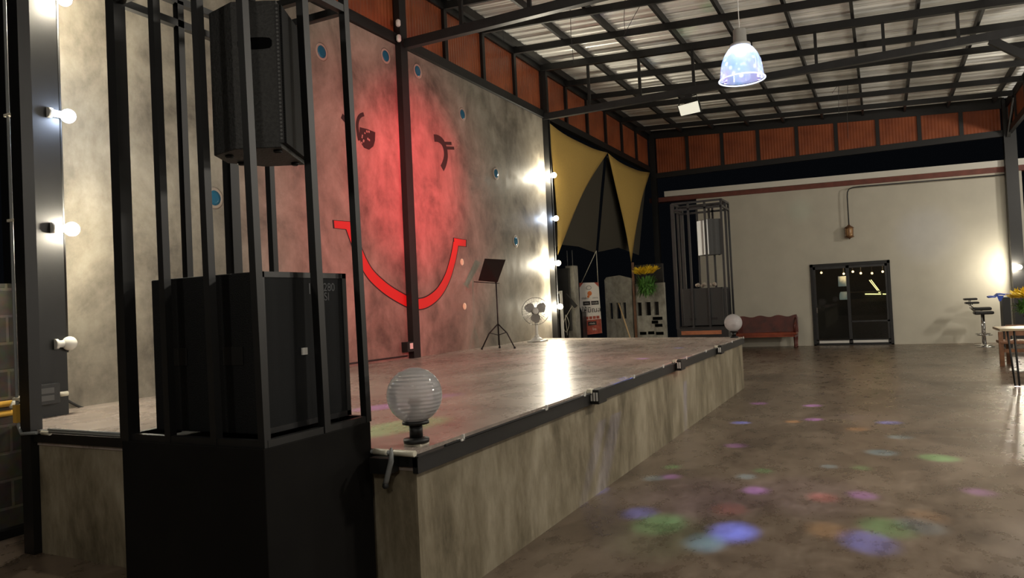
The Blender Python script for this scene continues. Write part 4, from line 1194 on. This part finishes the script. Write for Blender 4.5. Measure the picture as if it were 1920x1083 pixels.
# banner hung from the net
XB = 16.0
cor = [on(*p, 'X', XB) for p in ((1086, 530), (1122, 529), (1129, 624), (1096, 628))]
tl, trr, br_, bl = cor
t = thing('hanging_banner', 'white vertical banner with red and black print hanging by two cords', 'banner', bl)
oB = bl


def bq(u, v, dx=0.0):
    """u across from the left, v down from the top"""
    p = tl.lerp(trr, u).lerp(bl.lerp(br_, u), v); return Vector((p.x - dx, p.y, p.z))


def patch(u0, v0, u1, v1, name, mat, dx=0.006, rnd=False):
    b = MB(oB); b.prism([bq(u0, v0, dx), bq(u1, v0, dx), bq(u1, v1, dx), bq(u0, v1, dx)], (0.002, 0, 0)); return b.build(name, mat, t)


ol = [(0, 0), (1, 0), (1, 0.5), (1, 1), (0.02, 1), (0.06, 0.63), (0.0, 0.56), (-0.1, 0.45), (-0.04, 0.25)]
b = MB(oB); b.prism([bq(u, v) for u, v in ol], (0.004, 0, 0)); b.build('banner_sheet', 'banner', t)
b = MB(oB); b.prism([bq(0, 0, .004), bq(0.22, 0, .004), bq(0, 0.09, .004)], (0.002, 0, 0)); b.prism([bq(0.78, 0, .004), bq(1, 0, .004), bq(1, 0.09, .004)], (0.002, 0, 0)); b.build('corner_print', 'banner_red', t)
patch(0.05, 0.72, 1.0, 1.0, 'lower_print', 'banner_red', 0.004)
b = MB(oB); b.lathe(bq(0.5, 0.21, 0.005), [(0.055, 0), (0.05, 0.002)], 14, axis=(-1, 0, 0)); b.lathe(bq(0.42, 0.27, 0.005), [(0.03, 0), (0.03, 0.002)], 10, axis=(-1, 0, 0)); b.build('drawn_dish', 'banner_orange', t)
b = MB(oB); cc = bq(0.48, 0.10, 0.005); b.tube([cc + Vector((0, 0.06 * math.cos(k * PI / 6), 0.045 * math.sin(k * PI / 6))) for k in range(13)], 0.006, 5); b.build('drawn_bowl', 'banner_grey', t)
for u0, u1, v0, v1 in ((0.1, 0.48, 0.36, 0.435), (0.54, 0.94, 0.36, 0.435), (0.26, 0.74, 0.755, 0.83)):
    patch(u0, v0, u1, v1, 'print_badge', 'banner_black')
for k in range(4): patch(0.16 + 0.2 * k, 0.655, 0.32 + 0.2 * k, 0.71, 'small_print_badge', 'banner_red')
thai = None
import os
fp = os.path.join(bpy.utils.resource_path('LOCAL'), 'datafiles', 'fonts', 'NotoSansThai-VariableFont_wdth,wght.woff2')
if os.path.exists(fp):
    try: thai = bpy.data.fonts.load(fp)
    except Exception: thai = None
rb = (PI / 2, 0, -PI / 2)
for s_, u, v, sz, mt in (('ให้มีเดิน' if False else 'ให้มิณล', 0.52, 0.535, 0.23, 'banner_black'), ('เปิดใหม่', 0.24, 0.30, 0.085, 'banner_grey'), ('อาหาร', 0.78, 0.30, 0.08, 'banner_grey'),
                         ('อาหาร', 0.29, 0.40, 0.06, 'banner'), ('อาหารเย็น', 0.74, 0.40, 0.055, 'banner'), ('เครื่องดื่ม', 0.5, 0.795, 0.055, 'banner'), ('โทร', 0.6, 0.91, 0.10, 'banner')):
    tube_text(s_, sz, mt, bq(u, v, 0.009), rb, t, 'banner_lettering', thai)
apex = on(1118, 470, 'X', XB)
for k, q0 in enumerate((bq(0.12, 0.0), bq(0.98, 0.0))):
    b = MB(oB); b.tube([q0, apex], 0.008, 6); b.build('banner_cord', 'rope', t)

# ------------------------------------------------------------------ flower plants


def plant(o, lab, cat, grp, hgt, wid, pot, nleaf=150, nfl=46, drop=0.0):
    o = Vector(o); t = thing('flowering_plant', lab, cat, o, grp); rnd = random.Random(int(o.x * 100))
    if pot:
        b = MB(o); b.lathe(o, [(0.07, 0), (0.10, 0.15), (0.11, 0.17), (0.10, 0.18)], 20); b.build('pot', 'pot', t)
    base = o + Vector((0, 0, 0.16 if pot else 0))
    b = MB(o)
    for k in range(nleaf):
        a = rnd.random() * 2 * PI; r = wid * (0.3 + 0.7 * rnd.random()); h = hgt * (0.25 + 0.6 * rnd.random()) - drop * rnd.random()
        p0 = base + Vector((0.11 * math.cos(a), 0.11 * math.sin(a), 0.02)); p2 = base + Vector((r * math.cos(a), r * math.sin(a), h)); p1 = (p0 + p2) / 2 + Vector((0, 0, hgt * 0.18))
        pts = [p0.lerp(p1, 0.5), p1, p1.lerp(p2, 0.5) + Vector((0, 0, 0.02)), p2]
        side = Vector((-math.sin(a), math.cos(a), 0.2)).normalized()
        wl_ = [0.007, 0.016, 0.014, 0.002]
        vl = [b.bm.verts.new(p + side * w_ - b.o) for p, w_ in zip(pts, wl_)]; vr = [b.bm.verts.new(p - side * w_ - b.o) for p, w_ in zip(pts, wl_)]
        for i in range(3): b.bm.faces.new((vl[i], vl[i + 1], vr[i + 1], vr[i]))
    b.build('foliage', 'leaf', t)
    b = MB(o)
    for k in range(nfl):
        a = rnd.random() * 2 * PI; r = wid * 0.75 * math.sqrt(rnd.random()); c = base + Vector((r * math.cos(a), r * math.sin(a), hgt * (0.78 + 0.2 * rnd.random())))
        for j in range(5):
            e = rnd.random() * 2 * PI; d_ = Vector((math.cos(e) + 0.8 * math.cos(a), math.sin(e) + 0.8 * math.sin(a), 0.5 + 0.9 * rnd.random())).normalized(); sd = d_.orthogonal().normalized() * 0.011
            L3 = wid * 0.5
            v_ = [b.bm.verts.new(p - b.o) for p in (c, c + d_ * L3 * 0.5 + sd, c + d_ * L3, c + d_ * L3 * 0.5 - sd)]
            b.bm.faces.new(v_)
    b.build('blossom', 'petal', t)
    return t


p = on(1215, 562, 'X', 16.85)
plant((16.8, p.y, p.z + 0.1), 'trailing green plant with yellow flowers hanging on the concrete slab', 'plant', None, 0.62, 0.30, False, 480, 60, 0.25)

# ------------------------------------------------------------------ pendant dome lamp
o = Vector((9.0, 1.345, 4.03)); t = thing('dome_pendant', 'glowing blue and violet dome lamp hanging from the roof', 'lamp', o)
b = MB(o); prof = [(0.262, 0.02), (0.262, 0.0), (0.255, 0.02), (0.245, 0.06), (0.238, 0.14), (0.222, 0.22), (0.19, 0.30), (0.145, 0.365), (0.10, 0.40)]
b.lathe(o, prof[2:], 40, cap=False); b.build('dome', 'dome', t)
b = MB(o); b.tube([o + Vector((0.262 * math.cos(2 * PI * k / 40), 0.262 * math.sin(2 * PI * k / 40), 0.006)) for k in range(41)], 0.009, 6)
b.build('rim', 'dome_rim', t) if 'dome_rim' in M else b.build('rim', plain('glowing_rim', (0.8, 0.85, 1), 0.3, emit=(0.75, 0.82, 1.0), es=0.9), t)
b = MB(o); b.lathe(o + Vector((0, 0, 0.395)), [(0.12, 0), (0.118, 0.03), (0.082, 0.05), (0.078, 0.05), (0.075, 0.20), (0.02, 0.205)], 28); b.build('lamp_collar', 'grey_plastic', t)
b = MB(o); b.lathe(o + Vector((0, 0, 0.30)), [(0.06, 0), (0.08, 0.04), (0.06, 0.09)], 20); b.build('led_module', plain('led_module_lit', (1, 1, 1), 0.3, emit=(0.8, 0.85, 1), es=2), t)
b = MB(o); b.tube([o + Vector((0, 0, 0.6)), Vector((9.0, 1.345, 6.3))], 0.006, 6); b.build('lamp_cord', 'cord', t)
point('dome_light', o + Vector((0, 0, 0.1)), 3, (0.62, 0.7, 1.0), 0.1)
# coloured party spots it throws around
BL, GR, VI, RD, CY = (0.12, 0.2, 1.0), (0.15, 1.0, 0.3), (0.55, 0.2, 1.0), (1.0, 0.15, 0.2), (0.3, 0.7, 1.0)
src = o + Vector((0, 0, -0.02))
OR = (1.0, 0.5, 0.15)
fl = [(1423, 756, VI, 3.8, 1.40), (1523, 760, VI, 3.8, 1.60), (1389, 792, BL, 3.8, 2.40), (1487, 790, OR, 3.4, 1.00), (1525, 786, VI, 3.8, 1.80), (1667, 792, BL, 4.2, 2.00), (1607, 804, OR, 4.2, 0.80), (1687, 819, CY, 3.8, 1.00),
      (1380, 835, VI, 3.8, 1.00), (1653, 848, CY, 4.2, 1.60), (1759, 858, GR, 4.6, 1.00), (1260, 875, GR, 2.2, .5), (1555, 874, CY, 2.2, .7), (1615, 877, GR, 2.4, .5), (1431, 882, GR, 2.4, .5), (1399, 893, CY, 2.4, .6),
      (1226, 896, CY, 2.4, .6), (1258, 893, VI, 2.4, .8), (1417, 919, VI, 2.8, .9), (1543, 932, RD, 3, .5), (1617, 928, VI, 2.8, .9), (1836, 922, VI, 2.8, .9), (1198, 961, BL, 3, 1), (1236, 981, GR, 4.2, .4),
      (1374, 996, BL, 3.8, 1.1), (1322, 1016, CY, 3, .4), (1628, 1015, BL, 3.8, .9), (1663, 988, GR, 4, .45), (1727, 985, CY, 3.4, .45), (1739, 968, OR, 3.2, .25), (1551, 993, OR, 3.2, .25), (1366, 954, RD, 3.2, .22),
      (1300, 930, VI, 14, .07), (1520, 925, VI, 13, .06), (1240, 1000, GR, 8, .05), (1600, 780, BL, 9, .06)]
for x, y, cl, an, e in fl:
    q = on(x, y, 'Z', 0); spot('party_spot', src, q, 1150 * e * (q - src).length ** 3 / 112, cl, an * 1.0, 1.0, 0.03)
for x, y, cl, an, e in ((720, 762, VI, 3.2, 1), (745, 800, GR, 4.5, .8), (1165, 716, BL, 2.4, .9), (1205, 672, VI, 3, .8), (1272, 652, BL, 2.6, .7), (830, 742, VI, 3, .4)):
    q = on(x, y, 'Z', ST); spot('party_spot', src, q, 800 * e * (q - src).length_squared / 18, cl, an, 0.9, 0.015)
for x, y, cl, an, e in ((1155, 790, BL, 3.6, .5), (1286, 718, BL, 3.4, .5)):
    q = on(x, y, 'Y', SF - 0.01); spot('party_spot', src, q, 800 * e * (q - src).length_squared / 10, cl, an, 0.9, 0.015)
spot('party_spot', src, on(1740, 440, 'X', 22.1), 420, (0.35, 0.5, 1.0), 8, 1.0, 0.02)
spot('party_spot', src, on(1500, 395, 'X', 22.1), 160, (0.4, 1.0, 0.8), 3.5, 1.0, 0.02)
for x, y, cl, e in ((1155, 22, BL, 1), (1182, 60, BL, 1), (1330, 12, GR, .8), (1292, 55, GR, .8), (1240, 100, CY, 1.2), (1330, 45, CY, .5)):
    q = on(x, y, 'Z', 6.35); spot('party_spot', Vector((9.3, 1.3, 4.5)), q, 16 * e * (q - src).length_squared / 6, cl, 5, 1.0, 0.015)

# ------------------------------------------------------------------ floodlight on the truss
o = Vector((13.8, 3.06, 5.07)); t = thing('floodlight', 'square white floodlight hanging under the roof truss', 'lamp', o)
c4 = [on(x, y, 'X', 13.8) for x, y in ((1271, 199), (1308, 189), (1313, 209), (1277, 217))]
b = MB(o); b.prism(c4, (0.012, 0, 0)); b.build('lamp_face', 'flood_face', t)
b = MB(o); b.prism([p + Vector((0.014, 0, 0)) for p in grow(c4, 0.02)], (0.07, 0, 0.02)); b.build('lamp_housing', 'steel', t)
b = MB(o); b.tube([c4[0] + Vector((0.05, 0, 0)), c4[0] + Vector((0.06, -0.03, 0.14)), c4[1] + Vector((0.06, 0.03, 0.14)), c4[1] + Vector((0.05, 0, 0))], 0.012, 6)
mm = (c4[0] + c4[1]) / 2; b.box((mm.x + 0.03, mm.y - 0.06, mm.z + 0.1), (mm.x + 0.12, mm.y + 0.06, 5.31)); b.build('mount_bracket', 'steel', t)

# ------------------------------------------------------------------ lantern on the far wall
X = 21.93
t = thing('wall_lantern', 'small bronze lantern hanging on a pipe against the far cream wall', 'lantern', (X, 0.71, 2.87))
o = Vector((X, 0.71, 2.87))
q0 = on(1888, 327, 'X', X)
b = MB(o); b.tube([(X, 0.71, 3.25), (X, 0.71, 4.02), (X, 0.70, 4.14), (X, 0.66, 4.22), (X, 0.56, 4.255), (X, 0.4, 4.26), (X, q0.y - 0.1, q0.z)], 0.016, 8)
b.build('support_pipe', 'thread', t)
b = MB(o); b.lathe(o + Vector((0, 0, 0.30)), [(0.13, 0), (0.10, 0.03), (0.05, 0.06), (0.02, 0.09)], 6); b.build('lantern_cap', 'lantern', t)
b = MB(o); b.lathe(o + Vector((0, 0, 0.07)), [(0.075, 0), (0.095, 0.05), (0.095, 0.19), (0.085, 0.23)], 6); b.build('lantern_glass', 'lantern_glass', t)
b = MB(o)
for k in range(6):
    a = 2 * PI * k / 6; b.bar(o + Vector((0.10 * math.cos(a), 0.10 * math.sin(a), 0.08)), o + Vector((0.11 * math.cos(a), 0.11 * math.sin(a), 0.30)), 0.014)
b.lathe(o, [(0.01, 0), (0.04, 0.03), (0.12, 0.055), (0.12, 0.075)], 6); b.build('lantern_cage', 'lantern', t)

# ------------------------------------------------------------------ carved bench
X = 21.35
y0, y1 = 2.12, 3.75
o = Vector((X, y0, 0)); t = thing('carved_bench', 'red-brown carved wooden bench against the far cream wall', 'bench', o)
b = MB(o); tp = []
n = 48
for k in range(n + 1):
    u = k / n; y = y1 + (y0 - y1) * u
    tp.append((X + 0.45, y, 0.86 + 0.02 * math.sin(u * 21) + 0.015 * abs(math.sin(u * 11)) - (0.09 if k in (0, n) else 0)))
b.strip(tp, [(X + 0.40, p_[1], 0.40) for p_ in tp], (0.045, 0, 0)); b.build('backrest', 'red_wood', t)
b = MB(o); b.box((X - 0.02, y0 + 0.02, 0.36), (X + 0.42, y1, 0.42)); b.box((X, y0 + 0.05, 0.30), (X + 0.02, y1, 0.36)); b.build('seat', 'seat_wood', t) if 'seat_wood' in M else b.build('seat', plain('polished_red_seat', (0.30, 0.06, 0.025), 0.3, var=0.3, vscale=4), t)
for y in (y0 + 0.06, y1 - 0.06):
    b = MB(o); b.tube([(X + 0.42, y, 0.78), (X + 0.25, y, 0.70), (X + 0.05, y - 0.02, 0.66), (X - 0.02, y, 0.60), (X + 0.04, y, 0.5), (X + 0.02, y, 0.40)], 0.032, 8); b.build('armrest', 'red_wood', t)
    for x in (X + 0.03, X + 0.40):
        b = MB(o); b.tube([(x, y, 0.38), (x + 0.03, y, 0.25), (x, y, 0.10), (x - 0.03, y, 0.03), (x - 0.05, y, 0.0)], [0.05, 0.042, 0.032, 0.035, 0.045], 8); b.build('leg', 'red_wood', t)

# ------------------------------------------------------------------ bar stools by the far wall


def stool(o, zs, seat_only, lab, rot=0.0):
    o = Vector(o); t = thing('bar_stool', lab, 'bar stool', o, 'bar stools by the far wall')
    b = MB(o); b.lathe(o, [(0.20, 0), (0.19, 0.012), (0.05, 0.03), (0.03, 0.06)], 24); b.build('base_plate', 'chrome', t)
    b = MB(o); b.tube([o + Vector((0, 0, 0.05)), o + Vector((0, 0, zs - 0.03))], [0.028, 0.022], 12); b.build('pole', 'chrome', t)
    b = MB(o); b.tube([o + Vector((0.16 * math.cos(a), 0.16 * math.sin(a), 0.28)) for a in [2 * PI * k / 20 for k in range(21)]], 0.009, 6); b.bar(o + Vector((-0.16, 0, 0.28)), o + Vector((0.16, 0, 0.28)), 0.012); b.build('footrest_ring', 'chrome', t)
    b = MB(o); b.box((o.x - 0.19, o.y - 0.2, zs - 0.03), (o.x + 0.19, o.y + 0.2, zs + 0.05)); b.build('seat', 'black_vinyl', t, bevel=0.03)
    d = Vector((0, 0.2, 0)) if seat_only == 'l' else Vector((0.0, -0.2, 0))
    b = MB(o); hgt_ = 0.26
    b.box((o.x - 0.18, o.y + d.y * 1.0 - 0.12, zs + hgt_ - 0.03), (o.x + 0.18, o.y + d.y * 1.0 + 0.16, zs + hgt_ + 0.02)); b.build('backrest', 'black_vinyl', t, bevel=0.02)
    b = MB(o)
    for s in (-1, 1): b.tube([o + Vector((0.15 * s, d.y * 0.5, zs - 0.02)), o + Vector((0.17 * s, d.y * 1.25, zs + 0.12)), o + Vector((0.15 * s, d.y * 1.1, zs + hgt_))], 0.01, 6)
    b.build('back_frame', 'chrome', t)
    return t


stool((20.7, -2.12, 0.0), 0.80, 'l', 'chrome bar stool with black seat by the far wall, in front of its twin')
stool((21.25, -2.14, 0.0), 0.88, 'l', 'chrome bar stool behind its twin, nearest the far cream wall')
# tall dark table with blue cloth
o = Vector((20.4, -2.62, 0)); t = thing('side_cabinet', 'narrow black cabinet between the bar stools and the yellow flowers', 'cabinet', o)
b = MB(o); b.box((20.3, -2.62, 0.45), (20.7, -2.46, 1.16)); b.build('cabinet_body', 'steel', t)
b = MB(o)
for y in (-2.60, -2.48):
    for x in (20.34, 20.66): b.bar((x, y, 0.001), (x, y, 0.45), 0.04)
b.build('cabinet_legs', 'steel', t)
b = MB((20.4, -2.6, 1.17)); rnd = random.Random(3)
pa = []
for k in range(13):
    pa.append((20.28 + 0.0, -2.2 - 0.8 * k / 12, 1.20 + 0.03 * rnd.random() - (0.05 if k < 3 else 0)))
b.strip(pa, [(20.62, p_[1], p_[2] + 0.015) for p_ in pa], (0, 0, 0.03)); b.strip([(20.27, -2.36, 1.21), (20.27, -2.5, 1.2)], [(20.26, -2.40, 1.07), (20.26, -2.44, 1.08)], (0.02, 0, 0))
tag(b.build('blue_cloth', 'blue_cloth'), 'crumpled blue cloth lying on the narrow black cabinet', 'cloth')

# ------------------------------------------------------------------ table with flowers at the right edge
o = Vector((12.7, -1.75, 0)); t = thing('tall_table', 'pale topped table on dark rod legs at the right picture edge', 'table', o)
b = MB(o); b.box((12.68, -2.75, 0.80), (13.45, -1.485, 0.835)); b.build('table_top', 'pale_wood', t, bevel=0.004)
for (xa, ya) in ((12.70, -1.56), (13.35, -1.90), (12.70, -2.6), (13.35, -2.65)):
    b = MB(o); s = 1 if ya > -2 else -1
    b.tube([(xa, ya - 0.02 * s, 0.80), (xa, ya - 0.075 * s, 0.015), (xa, ya - 0.125 * s, 0.015), (xa, ya - 0.10 * s, 0.80)], 0.014, 8); b.build('leg', 'steel', t)
plant((13.0, -1.93, 0.836), 'potted green plant with yellow flowers on the table at right edge', 'plant', None, 0.33, 0.27, True, 300, 90, 0.1)
o = Vector((16.0, -1.95, 0)); t = thing('wooden_chair', 'brown wooden chair behind the table at the right picture edge', 'chair', o)
for (x, y, h) in ((15.8, -1.86, 0.62), (15.8, -2.35, 0.62), (16.25, -2.02, 0.70), (16.25, -2.4, 0.70)):
    b = MB(o); b.bar((x, y, 0.001), (x, y, h), 0.07, 0.07); b.build('leg', 'wood', t)
b = MB(o); b.box((15.76, -2.42, 0.40), (16.3, -1.84, 0.45)); b.build('seat', 'wood', t, bevel=0.01)
b = MB(o); b.box((16.24, -2.44, 0.52), (16.27, -2.00, 0.72)); b.build('backrest', 'wood', t)
b = MB(o)
b.bar((15.72, -1.86, 0.68), (16.28, -1.86, 0.69), 0.07, 0.035); b.build('armrest', 'black_vinyl', t)
b = MB(o); b.bar((15.8, -1.9, 0.28), (15.8, -2.35, 0.28), 0.04, 0.06); b.build('stretcher', 'wood', t)

for o in list(bpy.data.objects):
    if '_w' in o: del o['_w']
